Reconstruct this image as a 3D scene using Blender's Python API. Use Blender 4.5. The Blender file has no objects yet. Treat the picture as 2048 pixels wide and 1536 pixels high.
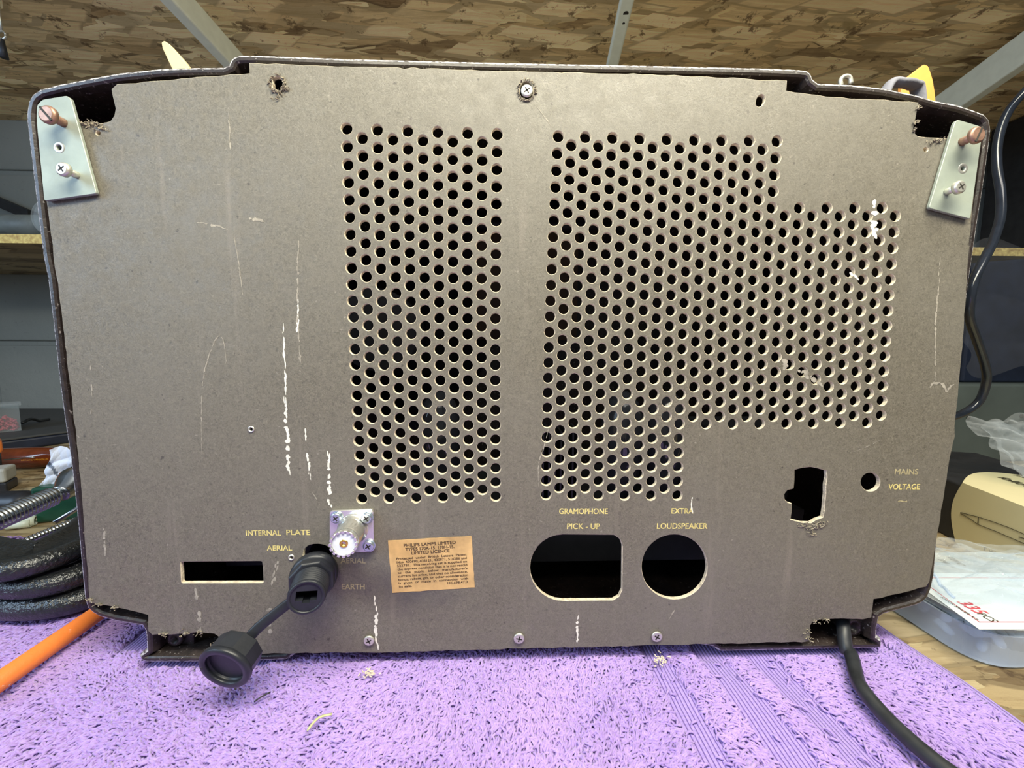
import bpy, math, random
import numpy as np
from mathutils import Vector, Matrix
random.seed(7); rng = np.random.default_rng(7)
SC = bpy.context.scene; COL = SC.collection
PI = math.pi

# ------------------------------------------------------------------ camera
FPX = 769.0
CP = np.array([0.07574, -0.205, 0.1752])
YAW, PITCH, ROLL = 0.03197, 0.08902, 0.00465
def cam_axes():
    cy, sy = math.cos(YAW), math.sin(YAW); cp, sp = math.cos(PITCH), math.sin(PITCH)
    cr, sr = math.cos(ROLL), math.sin(ROLL)
    fwd = np.array([sy*cp, cy*cp, -sp]); right = np.array([cy, -sy, 0.0]); up = np.cross(right, fwd)
    return right*cr+up*sr, fwd, -right*sr+up*cr
RI, FW, UP = cam_axes()
cam_data = bpy.data.cameras.new('camera'); cam = bpy.data.objects.new('camera', cam_data); COL.objects.link(cam)
cam_data.sensor_fit = 'HORIZONTAL'; cam_data.sensor_width = 36.0; cam_data.lens = FPX/2048*36.0
cam_data.clip_start = 0.005; cam_data.clip_end = 50
M = Matrix(((RI[0], UP[0], -FW[0], CP[0]), (RI[1], UP[1], -FW[1], CP[1]), (RI[2], UP[2], -FW[2], CP[2]), (0, 0, 0, 1)))
cam.matrix_world = M
SC.camera = cam

# ------------------------------------------------------------------ light
SC.view_settings.view_transform = 'Standard'; SC.view_settings.look = 'None'
SC.view_settings.gamma = 1; SC.view_settings.use_curve_mapping = False
SC.view_settings.exposure = 0.0
world = bpy.data.worlds.new('workshop_air'); SC.world = world; world.use_nodes = True
world.node_tree.nodes['Background'].inputs[0].default_value = (0.80, 0.90, 1.0, 1)
world.node_tree.nodes['Background'].inputs[1].default_value = 0.22
def area(name, loc, aim, sx, sy, watts, col):
    l = bpy.data.lights.new(name, 'AREA'); l.shape = 'RECTANGLE'; l.size = sx; l.size_y = sy; l.energy = watts; l.color = col
    o = bpy.data.objects.new(name, l); COL.objects.link(o); o.location = loc
    o.rotation_euler = (Vector(aim)-Vector(loc)).to_track_quat('-Z', 'Y').to_euler(); return o
area('strip_light', (0.16, -0.23, 0.59), (0.10, 0.02, 0.10), 0.60, 0.08, 6.6, (1.0, 0.95, 0.75))
area('window_daylight', (-1.0, -0.60, 0.60), (-0.05, 0.0, 0.20), 0.5, 0.5, 9.0, (0.54, 0.74, 1.0))
area('room_lamp', (0.45, -0.72, 1.25), (0.2, 0.0, 0.0), 0.9, 0.35, 10.0, (1.0, 0.96, 0.88))

# ------------------------------------------------------------------ helpers
def Wy(px, py, y=0.0):
    d = RI*(px-1024)/FPX - UP*(py-768)/FPX + FW
    return CP + d*((y-CP[1])/d[1])
def Wz(px, py, z=0.0):
    d = RI*(px-1024)/FPX - UP*(py-768)/FPX + FW
    return CP + d*((z-CP[2])/d[2])
def BP(px, py, y=-0.0025):
    p = Wy(px, py, y); return (p[0], p[2])

class MB:
    def __init__(s): s.v = []; s.f = []; s.m = []; s.sm = []
    def add(s, vs, fs, mi=0, smooth=False):
        o = len(s.v); s.v += [tuple(map(float, p)) for p in vs]
        for f in fs: s.f.append([o+i for i in f]); s.m.append(mi); s.sm.append(smooth)
        return s
    def box(s, c, size, rz=0.0, mi=0, rot=None):
        R = rot if rot is not None else Matrix.Rotation(rz, 3, 'Z')
        vs = []
        for dz in (-.5, .5):
            for dx, dy in ((-.5, -.5), (.5, -.5), (.5, .5), (-.5, .5)):
                vs.append(Vector(c)+R@Vector((dx*size[0], dy*size[1], dz*size[2])))
        return s.add(vs, [(3,2,1,0),(4,5,6,7),(0,1,5,4),(1,2,6,5),(2,3,7,6),(3,0,4,7)], mi)
    def lathe(s, a, b, prof, n=24, mi=0, smooth=True, up=None, phase=0.0, caps=True):
        """prof: list of (t along a->b in metres from a, radius)"""
        a = Vector(a); d = (Vector(b)-a).normalized()
        u = d.orthogonal().normalized() if up is None else (Vector(up)-d*Vector(up).dot(d)).normalized()
        w = d.cross(u); vs = []; fs = []
        for t, r in prof:
            for k in range(n):
                an = 2*PI*k/n+phase; vs.append(a+d*t+(u*math.cos(an)+w*math.sin(an))*r)
        for i in range(len(prof)-1):
            for k in range(n):
                k2 = (k+1) % n; fs.append((i*n+k, i*n+k2, (i+1)*n+k2, (i+1)*n+k))
        s.add(vs, fs, mi, smooth)
        if caps:
            o = len(s.v)-len(vs)
            s.f.append([o+k for k in range(n)][::-1]); s.m.append(mi); s.sm.append(False)
            s.f.append([o+(len(prof)-1)*n+k for k in range(n)]); s.m.append(mi); s.sm.append(False)
        return s
    def tube(s, pts, r, n=12, mi=0, flat=1.0, up=(0, 0, 1)):
        pts = [Vector(p) for p in pts]; vs = []; fs = []; pu = Vector(up)
        for i, p in enumerate(pts):
            d = (pts[min(i+1, len(pts)-1)]-pts[max(i-1, 0)]).normalized()
            u = pu-d*pu.dot(d)
            u = d.orthogonal().normalized() if u.length < 1e-5 else u.normalized()
            w = d.cross(u); pu = u; rr = r[i] if hasattr(r, '__len__') else r
            for k in range(n):
                an = 2*PI*k/n; vs.append(p+u*math.cos(an)*rr*flat+w*math.sin(an)*rr)
        for i in range(len(pts)-1):
            for k in range(n):
                k2 = (k+1) % n; fs.append((i*n+k, i*n+k2, (i+1)*n+k2, (i+1)*n+k))
        fs.append(tuple(range(n))[::-1]); fs.append(tuple((len(pts)-1)*n+k for k in range(n)))
        return s.add(vs, fs, mi, True)
    def build(s, name, mats, parent=None, bevel=0.0, seg=2, sub=0):
        me = bpy.data.meshes.new(name); me.from_pydata(s.v, [], s.f); me.update()
        mats = mats if isinstance(mats, (list, tuple)) else [mats]
        for m in mats: me.materials.append(m)
        me.polygons.foreach_set('material_index', s.m); me.polygons.foreach_set('use_smooth', s.sm)
        o = bpy.data.objects.new(name, me); COL.objects.link(o)
        if parent is not None: o.parent = parent
        if bevel:
            b = o.modifiers.new('bevel', 'BEVEL'); b.width = bevel; b.segments = seg; b.limit_method = 'ANGLE'; b.angle_limit = 0.6
            b.harden_normals = False
        if sub:
            q = o.modifiers.new('sub', 'SUBSURF'); q.levels = sub; q.render_levels = sub
        return o
def root(name, loc, label, cat, group=None):
    o = bpy.data.objects.new(name, None); COL.objects.link(o); o.empty_display_size = 0.01
    o.location = (0, 0, 0); ROOTS.append((o, Vector(loc))); return tag(o, label, cat, group)
ROOTS = []
def tag(o, label=None, cat=None, group=None, kind=None):
    if label: o['label'] = label
    if cat: o['category'] = cat
    if group: o['group'] = group
    if kind: o['kind'] = kind
    return o
def smooth_path(P, n=8):
    P = [np.array(p, float) for p in P]; out = []
    Q = [2*P[0]-P[1]]+P+[2*P[-1]-P[-2]]
    for i in range(1, len(Q)-2):
        for k in range(n):
            t = k/n; a, b, c, d = Q[i-1], Q[i], Q[i+1], Q[i+2]
            out.append(0.5*((2*b)+(-a+c)*t+(2*a-5*b+4*c-d)*t*t+(-a+3*b-3*c+d)*t**3))
    out.append(P[-1]); return out
def round_poly(P, r, n=5):
    out = []; N = len(P)
    for i in range(N):
        a, b, c = np.array(P[i-1]), np.array(P[i]), np.array(P[(i+1) % N])
        u, v = a-b, c-b; lu, lv = np.linalg.norm(u), np.linalg.norm(v)
        rr = r[i] if hasattr(r, '__len__') else r
        q = min(rr, lu*.45, lv*.45)
        if q < 1e-6: out.append(tuple(b)); continue
        s, e = b+u/lu*q, b+v/lv*q
        for k in range(n+1):
            t = k/n; out.append(tuple((1-t)**2*s+2*t*(1-t)*b+t*t*e))
    return out
def inset(P, d):
    N = len(P); P = [np.array(p) for p in P]; area2 = sum(P[i][0]*P[(i+1) % N][1]-P[(i+1) % N][0]*P[i][1] for i in range(N))
    sg = 1 if area2 > 0 else -1; out = []
    for i in range(N):
        a, b, c = P[i-1], P[i], P[(i+1) % N]
        e1 = (b-a)/(np.linalg.norm(b-a)+1e-12); e2 = (c-b)/(np.linalg.norm(c-b)+1e-12)
        n1 = np.array([-e1[1], e1[0]])*sg; n2 = np.array([-e2[1], e2[0]])*sg
        n = n1+n2; n /= np.linalg.norm(n)+1e-12
        out.append(b+n*d/max(0.5, n.dot(n1)))
    return out
def curve_plate(name, loops, y0, y1, bev=0.0, res=1):
    """flat plate in the XZ plane with holes; returns a mesh"""
    cu = bpy.data.curves.new(name, 'CURVE'); cu.dimensions = '2D'; cu.fill_mode = 'BOTH'
    for L in loops:
        sp = cu.splines.new('POLY'); sp.points.add(len(L)-1)
        co = np.zeros((len(L), 4)); co[:, :2] = np.array(L); co[:, 3] = 1
        sp.points.foreach_set('co', co.ravel()); sp.use_cyclic_u = True
    cu.extrude = (y1-y0)/2-bev; cu.bevel_depth = bev; cu.bevel_resolution = res-1 if res else 0; cu.offset = -bev
    ob = bpy.data.objects.new(name, cu); COL.objects.link(ob)
    dg = bpy.context.evaluated_depsgraph_get(); dg.update()
    me = bpy.data.meshes.new_from_object(ob.evaluated_get(dg))
    bpy.data.objects.remove(ob); bpy.data.curves.remove(cu)
    n = len(me.vertices); co = np.empty(n*3); me.vertices.foreach_get('co', co); co = co.reshape(-1, 3)
    new = np.stack([co[:, 0], -co[:, 2]+(y0+y1)/2, co[:, 1]], 1)
    me.vertices.foreach_set('co', new.ravel()); me.update()
    return me
def plate_obj(name, loops, y0, y1, mats, parent=None, bev=0.0):
    me = curve_plate(name, loops, y0, y1, bev); me.materials.clear()
    for m in mats: me.materials.append(m)
    if len(mats) > 1:
        n = len(me.polygons); no = np.empty(n*3); me.polygons.foreach_get('normal', no); no = no.reshape(-1, 3)
        me.polygons.foreach_set('material_index', (np.abs(no[:, 1]) < 0.9).astype(np.int32))
    else: me.polygons.foreach_set('material_index', np.zeros(len(me.polygons), np.int32))
    me.polygons.foreach_set('use_smooth', np.zeros(len(me.polygons), bool))
    o = bpy.data.objects.new(name, me); COL.objects.link(o)
    if parent is not None: o.parent = parent
    return o
def text_geo(body):
    cu = bpy.data.curves.new('t', 'FONT'); cu.body = body; cu.size = 1.0; cu.resolution_u = 3
    ob = bpy.data.objects.new('t', cu); COL.objects.link(ob)
    dg = bpy.context.evaluated_depsgraph_get(); dg.update()
    me = bpy.data.meshes.new_from_object(ob.evaluated_get(dg))
    bpy.data.objects.remove(ob); bpy.data.curves.remove(cu)
    V = np.array([v.co[:] for v in me.vertices]); F = [list(p.vertices) for p in me.polygons]
    bpy.data.meshes.remove(me); return V, F
def add_text(mb, body, o, ux, uy, width, height, n, mi=0, lift=0.0001, depth=0.0, bold=0):
    """lay text with its left-bottom at o, along ux (width metres) and uy (cap height metres)"""
    V, F = text_geo(body); x0, x1 = V[:, 0].min(), V[:, 0].max()
    o = Vector(o); ux = Vector(ux).normalized(); uy = Vector(uy).normalized(); n = Vector(n).normalized()
    sx = width/(x1-x0); sy = height/0.70
    offs = [(0, 0)] if not bold else [(0, 0), (bold, 0), (0, bold), (bold, bold)]
    for k, (bx, by) in enumerate(offs):
        vs = [o+ux*((v[0]-x0)*sx+bx)+uy*(v[1]*sy+by)+n*(lift+k*0.00001) for v in V]
        mb.add(vs, F, mi)

# ------------------------------------------------------------------ materials
class NT:
    def __init__(s, name):
        s.mat = bpy.data.materials.new(name); s.mat.use_nodes = True; s.t = s.mat.node_tree; s.n = s.t.nodes; s.l = s.t.links
        s.b = s.n['Principled BSDF']; s.out = s.n['Material Output']
        s.co = s.n.new('ShaderNodeTexCoord')
    def lk(s, a, b): s.l.new(a, b)
    def mapping(s, scale=(1, 1, 1), rot=(0, 0, 0), loc=(0, 0, 0), src=None):
        m = s.n.new('ShaderNodeMapping'); m.inputs['Scale'].default_value = scale; m.inputs['Rotation'].default_value = rot
        m.inputs['Location'].default_value = loc; s.lk(src or s.co.outputs['Object'], m.inputs[0]); return m.outputs[0]
    def noise(s, scale, detail=4, rough=0.55, vec=None, dist=0.0):
        t = s.n.new('ShaderNodeTexNoise'); t.inputs['Scale'].default_value = scale; t.inputs['Detail'].default_value = detail
        t.inputs['Roughness'].default_value = rough; t.inputs['Distortion'].default_value = dist
        s.lk(vec or s.co.outputs['Object'], t.inputs['Vector']); return t.outputs['Fac']
    def vor(s, scale, vec=None, out='Color', feature='F1'):
        t = s.n.new('ShaderNodeTexVoronoi'); t.inputs['Scale'].default_value = scale; t.feature = feature
        s.lk(vec or s.co.outputs['Object'], t.inputs['Vector']); return t.outputs[out]
    def ramp(s, fac, stops, interp='LINEAR'):
        r = s.n.new('ShaderNodeValToRGB'); r.color_ramp.interpolation = interp; e = r.color_ramp.elements
        while len(e) < len(stops): e.new(0.5)
        for i, (p, c) in enumerate(stops):
            e[i].position = p; e[i].color = (c, c, c, 1) if not hasattr(c, '__len__') else (*c, 1)
        s.lk(fac, r.inputs[0]); return r.outputs[0]
    def mix(s, f, a, b, mode='MIX'):
        m = s.n.new('ShaderNodeMix'); m.data_type = 'RGBA'; m.blend_type = mode
        for sock, v in ((m.inputs[0], f), (m.inputs[6], a), (m.inputs[7], b)):
            if isinstance(v, (int, float)): sock.default_value = v
            elif isinstance(v, tuple): sock.default_value = (*v, 1)
            else: s.lk(v, sock)
        return m.outputs[2]
    def math(s, op, a, b=0.0):
        m = s.n.new('ShaderNodeMath'); m.operation = op
        for sock, v in ((m.inputs[0], a), (m.inputs[1], b)):
            if isinstance(v, (int, float)): sock.default_value = v
            else: s.lk(v, sock)
        return m.outputs[0]
    def bump(s, h, strength=0.3, dist=0.001):
        b = s.n.new('ShaderNodeBump'); b.inputs['Strength'].default_value = strength; b.inputs['Distance'].default_value = dist
        s.lk(h, b.inputs['Height']); s.lk(b.outputs[0], s.b.inputs['Normal']); return b
    def set(s, **k):
        names = {'col': 'Base Color', 'rough': 'Roughness', 'metal': 'Metallic', 'spec': 'Specular IOR Level', 'trans': 'Transmission Weight',
                 'alpha': 'Alpha', 'coat': 'Coat Weight', 'ior': 'IOR', 'sheen': 'Sheen Weight', 'sss': 'Subsurface Weight'}
        for a, v in k.items():
            i = s.b.inputs[names[a]]
            if isinstance(v, (int, float)): i.default_value = v
            elif isinstance(v, tuple): i.default_value = (*v, 1)
            else: s.lk(v, i)
        return s
def simple(name, col, rough=0.5, metal=0.0, var=0.12, vs=60, bump=0.0, bs=300, **k):
    m = NT(name); n = m.noise(vs, 4)
    c = m.mix(m.ramp(n, [(0.3, 0.0), (0.7, 1.0)]), tuple(x*(1-var) for x in col), tuple(min(1, x*(1+var)) for x in col))
    m.set(col=c, rough=rough, metal=metal, **k)
    if bump: m.bump(m.noise(bs, 3), bump, 0.001)
    return m.mat

def mat_board():
    m = NT('hardboard_face')
    fine = m.noise(620, 5, 0.85, dist=1.5); mid = m.noise(160, 4, 0.6); big = m.noise(9, 4, 0.6)
    c = m.mix(m.ramp(fine, [(0.30, 0.0), (0.72, 1.0)]), (0.062, 0.055, 0.042), (0.245, 0.220, 0.166))
    c = m.mix(m.ramp(big, [(0.35, 0.0), (0.68, 0.5)]), c, (0.185, 0.172, 0.142))
    # pale vertical run marks and smears
    st = m.noise(1.0, 5, 0.65, m.mapping((95, 1, 7)))
    c = m.mix(m.ramp(st, [(0.60, 0.0), (0.76, 0.45)]), c, (0.27, 0.235, 0.19))
    sp = m.noise(420, 2, 0.5)
    c = m.mix(m.ramp(sp, [(0.70, 0.0), (0.78, 0.5)]), c, (0.40, 0.36, 0.30))
    dk = m.noise(300, 2, 0.5, m.mapping(loc=(3, 1, 2)))
    c = m.mix(m.ramp(dk, [(0.71, 0.0), (0.77, 0.6)]), c, (0.035, 0.028, 0.026))
    sc = m.noise(1.0, 2, 0.5, m.mapping((60, 1, 400), (0, 0.5, 0)), 1.5)
    c = m.mix(m.ramp(sc, [(0.74, 0.0), (0.80, 0.45)]), c, (0.36, 0.32, 0.26))
    p = m.n.new('ShaderNodeVectorMath'); p.operation = 'DISTANCE'; m.lk(m.mapping((0.6, 1, 1.3), loc=(0, 0, 0)), p.inputs[0]); q = BP(812, 1176); p.inputs[1].default_value = (q[0]*0.6, -0.0025, q[1]*1.3)
    wob = m.math('ADD', p.outputs['Value'], m.math('MULTIPLY', m.math('SUBTRACT', m.noise(60, 4, 0.6), 0.5), 0.03))
    c = m.mix(m.ramp(wob, [(0.004, 0.60), (0.022, 0.0)]), c, (0.048, 0.044, 0.056))
    m.set(col=c, rough=m.ramp(mid, [(0.3, 0.38), (0.7, 0.62)]), spec=0.55)
    h = m.math('ADD', fine, m.math('MULTIPLY', mid, 0.8)); m.bump(h, 0.30, 0.0006)
    return m.mat
def mat_bakelite():
    m = NT('worn_bakelite')
    n = m.noise(240, 5, 0.7); big = m.noise(25, 4)
    c = m.mix(m.ramp(n, [(0.35, 0.0), (0.75, 1.0)]), (0.012, 0.008, 0.007), (0.045, 0.032, 0.028))
    c = m.mix(m.ramp(m.noise(700, 2), [(0.64, 0.0), (0.72, 0.7)]), c, (0.32, 0.29, 0.27))
    m.set(col=c, rough=m.ramp(big, [(0.3, 0.28), (0.7, 0.5)]), spec=0.6); m.bump(n, 0.35, 0.0006); return m.mat
def mat_osb(name, tint=1.0, scale=1.0, rough=0.6):
    m = NT(name); col = None
    pal = [((0.26, 0.185, 0.080), (0.50, 0.385, 0.20)), ((0.33, 0.25, 0.125), (0.58, 0.47, 0.27)), ((0.13, 0.080, 0.035), (0.36, 0.255, 0.125)),
           ((0.40, 0.30, 0.15), (0.64, 0.52, 0.31)), ((0.24, 0.155, 0.07), (0.48, 0.36, 0.19)), ((0.32, 0.225, 0.11), (0.54, 0.41, 0.22)), ((0.38, 0.28, 0.14), (0.60, 0.48, 0.29))]
    hgt = None
    for k, (a, b) in enumerate(pal):
        ang = [0.2, 1.57, -0.9, 0.6, 2.3, -0.3, 1.2][k]
        warp = m.n.new('ShaderNodeVectorMath'); warp.operation = 'ADD'
        nz = m.n.new('ShaderNodeTexNoise'); nz.inputs['Scale'].default_value = 9*scale; nz.inputs['Detail'].default_value = 3
        m.lk(m.co.outputs['Object'], nz.inputs['Vector'])
        sc = m.n.new('ShaderNodeVectorMath'); sc.operation = 'SCALE'; sc.inputs['Scale'].default_value = 0.016/scale
        m.lk(nz.outputs['Color'], sc.inputs[0]); m.lk(m.co.outputs['Object'], warp.inputs[0]); m.lk(sc.outputs[0], warp.inputs[1])
        mp = m.mapping((11*scale, 40*scale, 30*scale), (0, 0, ang), (k*3.1, k*1.7, k), src=warp.outputs[0])
        v = m.n.new('ShaderNodeTexVoronoi'); v.distance = 'CHEBYCHEV'; v.inputs['Scale'].default_value = 1.0; m.lk(mp, v.inputs['Vector'])
        sep = m.n.new('ShaderNodeSeparateColor'); m.lk(v.outputs['Color'], sep.inputs[0])
        gr = m.noise(1.0, 4, 0.7, m.mapping((13*scale, 190*scale, 60*scale), (0, 0, ang), src=warp.outputs[0]))
        t = m.math('ADD', m.math('MULTIPLY', sep.outputs[0], 0.70), m.math('MULTIPLY', m.math('SUBTRACT', gr, 0.34), 1.9))
        shade = m.mix(m.ramp(t, [(0.1, 0.0), (1.0, 1.0)]), tuple(x*tint for x in a), tuple(x*tint for x in b))
        ed = m.ramp(v.outputs['Distance'], [(0.44, 0.0), (0.50, 0.55)])
        shade = m.mix(ed, shade, tuple(x*tint*0.42 for x in a))
        if col is None: col = shade
        else:
            mask = m.ramp(sep.outputs[1], [(0.55, 0.0), (0.57, 1.0)]); col = m.mix(mask, col, shade)
        hgt = sep.outputs[2] if hgt is None else hgt
    dark = m.noise(38*scale, 4, 0.7)
    col = m.mix(m.ramp(dark, [(0.58, 0.0), (0.66, 0.85)]), col, (0.08*tint, 0.045*tint, 0.018*tint))
    m.set(col=col, rough=rough); m.bump(m.noise(120*scale, 5, 0.7), 0.4, 0.001); return m.mat
def mat_clear(name, tint=(0.80, 0.88, 0.95), opaque=0.35, rough=0.12, fres=0.3):
    m = NT(name); tr = m.n.new('ShaderNodeBsdfTransparent'); tr.inputs[0].default_value = (*tint, 1)
    m.set(col=tint, rough=rough, spec=0.8); mx = m.n.new('ShaderNodeMixShader')
    lw = m.n.new('ShaderNodeLayerWeight'); lw.inputs[0].default_value = 0.45
    f = m.math('ADD', m.math('MULTIPLY', lw.outputs['Facing'], fres), opaque); f = m.math('MINIMUM', f, 1.0)
    m.lk(f, mx.inputs[0]); m.lk(tr.outputs[0], mx.inputs[1]); m.lk(m.b.outputs[0], mx.inputs[2]); m.lk(mx.outputs[0], m.out.inputs[0])
    return m.mat
def mat_wall():
    m = NT('painted_block_wall'); n = m.noise(30, 6, 0.65); b = m.noise(3, 3)
    c = m.mix(m.ramp(b, [(0.3, 0.0), (0.7, 1.0)]), (0.27, 0.285, 0.265), (0.35, 0.365, 0.34))
    c = m.mix(m.ramp(m.noise(90, 3), [(0.66, 0.0), (0.74, 0.4)]), c, (0.20, 0.20, 0.19))
    m.set(col=c, rough=0.85); m.bump(n, 0.5, 0.004); return m.mat
def mat_towel():
    m = NT('purple_terry'); n = m.noise(14, 3); f = m.noise(500, 2)
    c = m.mix(m.ramp(n, [(0.35, 0.0), (0.65, 1.0)]), (0.295, 0.19, 0.51), (0.40, 0.265, 0.62))
    c = m.mix(m.ramp(f, [(0.35, 0.0), (0.7, 0.6)]), c, (0.50, 0.355, 0.72))
    m.set(col=c, rough=0.9, sheen=0.35, spec=0.2); return m.mat
def mat_towel_base():
    m = NT('purple_weave')
    w = m.n.new('ShaderNodeTexWave'); w.inputs['Scale'].default_value = 1.0; w.bands_direction = 'X'; w.inputs['Distortion'].default_value = 0.6
    m.lk(m.mapping((155, 20, 20)), w.inputs['Vector']); f = m.noise(900, 2)
    c = m.mix(m.ramp(f, [(0.35, 0.0), (0.7, 1.0)]), (0.32, 0.225, 0.60), (0.44, 0.32, 0.73))
    c = m.mix(m.ramp(w.outputs['Fac'], [(0.06, 0.9), (0.26, 0.0)]), c, (0.10, 0.055, 0.24))
    m.set(col=c, rough=0.92, sheen=0.3, spec=0.2); m.bump(m.math('ADD', w.outputs['Fac'], f), 0.5, 0.0008); return m.mat

BOARD = mat_board(); BAKE = mat_bakelite(); OSB = mat_osb('osb_board', 0.80, 1.7); OSB_UP = mat_osb('osb_upper_board', 2.15, 0.95); OSB_SH = mat_osb('osb_shelf_board', 0.85, 0.62)  # upper board tint raised in place of bounced light on the underside
EDGE = simple('raw_hardboard_edge', (0.60, 0.52, 0.38), 0.9, var=0.3, vs=500, bump=0.5, bs=900)
WALL = mat_wall(); TOWEL = mat_towel(); TBASE = mat_towel_base()
GOLD_INK = simple('faded_yellow_ink', (0.72, 0.60, 0.22), 0.6, var=0.3, vs=350)
FAINT_INK = simple('worn_ink', (0.42, 0.36, 0.20), 0.6, var=0.35, vs=350)
TORN = simple('torn_board_fibre', (0.30, 0.26, 0.19), 0.95, var=0.4, vs=900)
PAPER = simple('aged_label_paper', (0.58, 0.37, 0.155), 0.75, var=0.28, vs=90)
INK = simple('brown_black_ink', (0.07, 0.04, 0.02), 0.7)
PAINT = simple('dried_white_paint', (0.80, 0.77, 0.66), 0.7, var=0.12, vs=400, bump=0.4)
SMEAR = simple('thin_dried_paint', (0.33, 0.30, 0.245), 0.8, var=0.25, vs=500)
ALU = simple('dull_aluminium', (0.34, 0.38, 0.32), 0.55, 0.30, var=0.16, vs=55, bump=0.08, bs=600)
ZINC = simple('zinc_screw', (0.66, 0.64, 0.56), 0.38, 0.75, var=0.15, vs=500)
BRZINC = simple('blue_zinc_screw', (0.60, 0.68, 0.74), 0.25, 0.9, var=0.1, vs=500)
COPPER = simple('coppery_screw', (0.36, 0.21, 0.15), 0.45, 0.6, var=0.25, vs=400)
NICKEL = simple('bright_nickel', (0.86, 0.85, 0.80), 0.24, 0.85, var=0.05)
PTFE = simple('white_insulator', (0.80, 0.84, 0.90), 0.4, var=0.04)
BRASS = simple('gold_contact', (0.85, 0.52, 0.12), 0.25, 0.9)
DARKSLOT = simple('recess_dark', (0.03, 0.026, 0.02), 0.7)
BLACKP = simple('black_nylon', (0.017, 0.019, 0.025), 0.40, var=0.25, vs=120, bump=0.05, bs=900)
CABLE = simple('black_cable_sheath', (0.022, 0.024, 0.027), 0.45, var=0.3, vs=150)
GLOSSCABLE = simple('glossy_black_cable', (0.016, 0.020, 0.030), 0.18, var=0.2, vs=80)
WHITEM = simple('white_powder_coat', (0.86, 0.92, 0.82), 0.45, var=0.05)
CLAMPB = simple('black_hammered_paint', (0.015, 0.017, 0.019), 0.24, var=0.4, vs=500, bump=1.0, bs=480, spec=0.8)
CHROME = simple('steel_thread', (0.60, 0.64, 0.68), 0.22, 1.0, var=0.1)
_o = NT('orange_rod_paint'); _f = _o.noise(1.0, 4, 0.7, _o.mapping((120, 260, 260), (0, 0, -0.6)))
_o.set(col=_o.mix(_o.ramp(_f, [(0.66, 0.0), (0.70, 0.9)]), (0.88, 0.23, 0.045), (0.85, 0.66, 0.50)), rough=0.5); _o.bump(_f, 0.25, 0.001); ORANGE_ROD = _o.mat
ORANGE = simple('orange_paint', (0.88, 0.24, 0.045), 0.42, var=0.08, vs=80, bump=0.15, bs=400)
CHASSIS = simple('dull_chassis_metal', (0.055, 0.058, 0.068), 0.5, 0.5)
BROWNIN = simple('brown_inner_card', (0.10, 0.065, 0.04), 0.8)
NAVY = simple('dark_navy_plastic', (0.012, 0.018, 0.038), 0.45, var=0.3, vs=40)
GREYTOP = simple('dark_grey_fabric', (0.06, 0.062, 0.062), 0.7)
BLACKB = simple('black_card_box', (0.020, 0.021, 0.024), 0.55, var=0.25, vs=60)
CREAM = simple('cream_card', (0.78, 0.70, 0.42), 0.6, var=0.04, vs=20)
LINE = simple('sleeve_ink', (0.07, 0.06, 0.035), 0.6)
GREEN = simple('dark_green_plastic', (0.012, 0.07, 0.042), 0.32, var=0.2)
GREYGREEN = simple('grey_green_metal', (0.10, 0.125, 0.118), 0.5, var=0.12, vs=20)
TISSUE = simple('printed_tissue', (0.76, 0.81, 0.93), 0.8, var=0.05)
PRINTGREY = simple('grey_print', (0.16, 0.19, 0.25), 0.8)
NATURAL = simple('natural_nylon', (0.72, 0.72, 0.58), 0.4, var=0.08, sss=0.2)
PINK = simple('pink_plugs', (0.86, 0.16, 0.22), 0.5, var=0.15)
WOOD = simple('pale_wood', (0.66, 0.54, 0.30), 0.7, var=0.12)
TANCARD = simple('orange_leather', (0.74, 0.31, 0.06), 0.6)
FELT = simple('grey_felt', (0.20, 0.20, 0.23), 0.9, bump=0.3, bs=400)
AMBER = simple('amber_plastic', (0.16, 0.035, 0.012), 0.15, var=0.3, vs=60, coat=0.5)
GOLDP = simple('gold_lettering', (0.95, 0.42, 0.04), 0.4)
PALEGREY = simple('pale_grey_plastic', (0.42, 0.43, 0.40), 0.5)
TUBEGREY = simple('grey_conduit', (0.11, 0.13, 0.13), 0.5, var=0.35, vs=25)
LABELW = simple('white_label', (0.70, 0.73, 0.74), 0.5, var=0.02)
RED = simple('red_print', (0.62, 0.08, 0.10), 0.5)
MILKY = mat_clear('milky_plastic', (0.84, 0.90, 0.99), 0.24, 0.2, 0.2)
CLEAR = mat_clear('clear_film', (0.90, 0.94, 0.97), 0.05, 0.06, 0.32)
CLEARBOX = mat_clear('clear_box_plastic', (0.92, 0.95, 0.96), 0.10, 0.15, 0.3)
DUST = simple('pale_dust', (0.60, 0.52, 0.42), 0.9)
STRAW = simple('dry_grass', (0.50, 0.50, 0.28), 0.8)

# ------------------------------------------------------------------ room
WALLY = 0.85; BENCHZ = -0.0085
mb = MB(); BH, BW = 0.215, 0.44
zc = Wy(60, 686, WALLY)[2]; xo = Wy(8, 900, WALLY)[0]
k = -6
for r in range(-3, 8):
    for c in range(-8, 9):
        x0 = xo+c*BW+(0.0 if r % 2 else BW/2); z0 = zc+r*BH
        mb.box((x0+BW/2, WALLY+0.05, z0+BH/2), (BW-0.010, 0.10, BH-0.012))
mb.box((0.1, WALLY+0.06, 0.5), (8, 0.104, 3.0))
w = mb.build('wall_back', WALL, bevel=0.004); tag(w, kind='structure')

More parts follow.
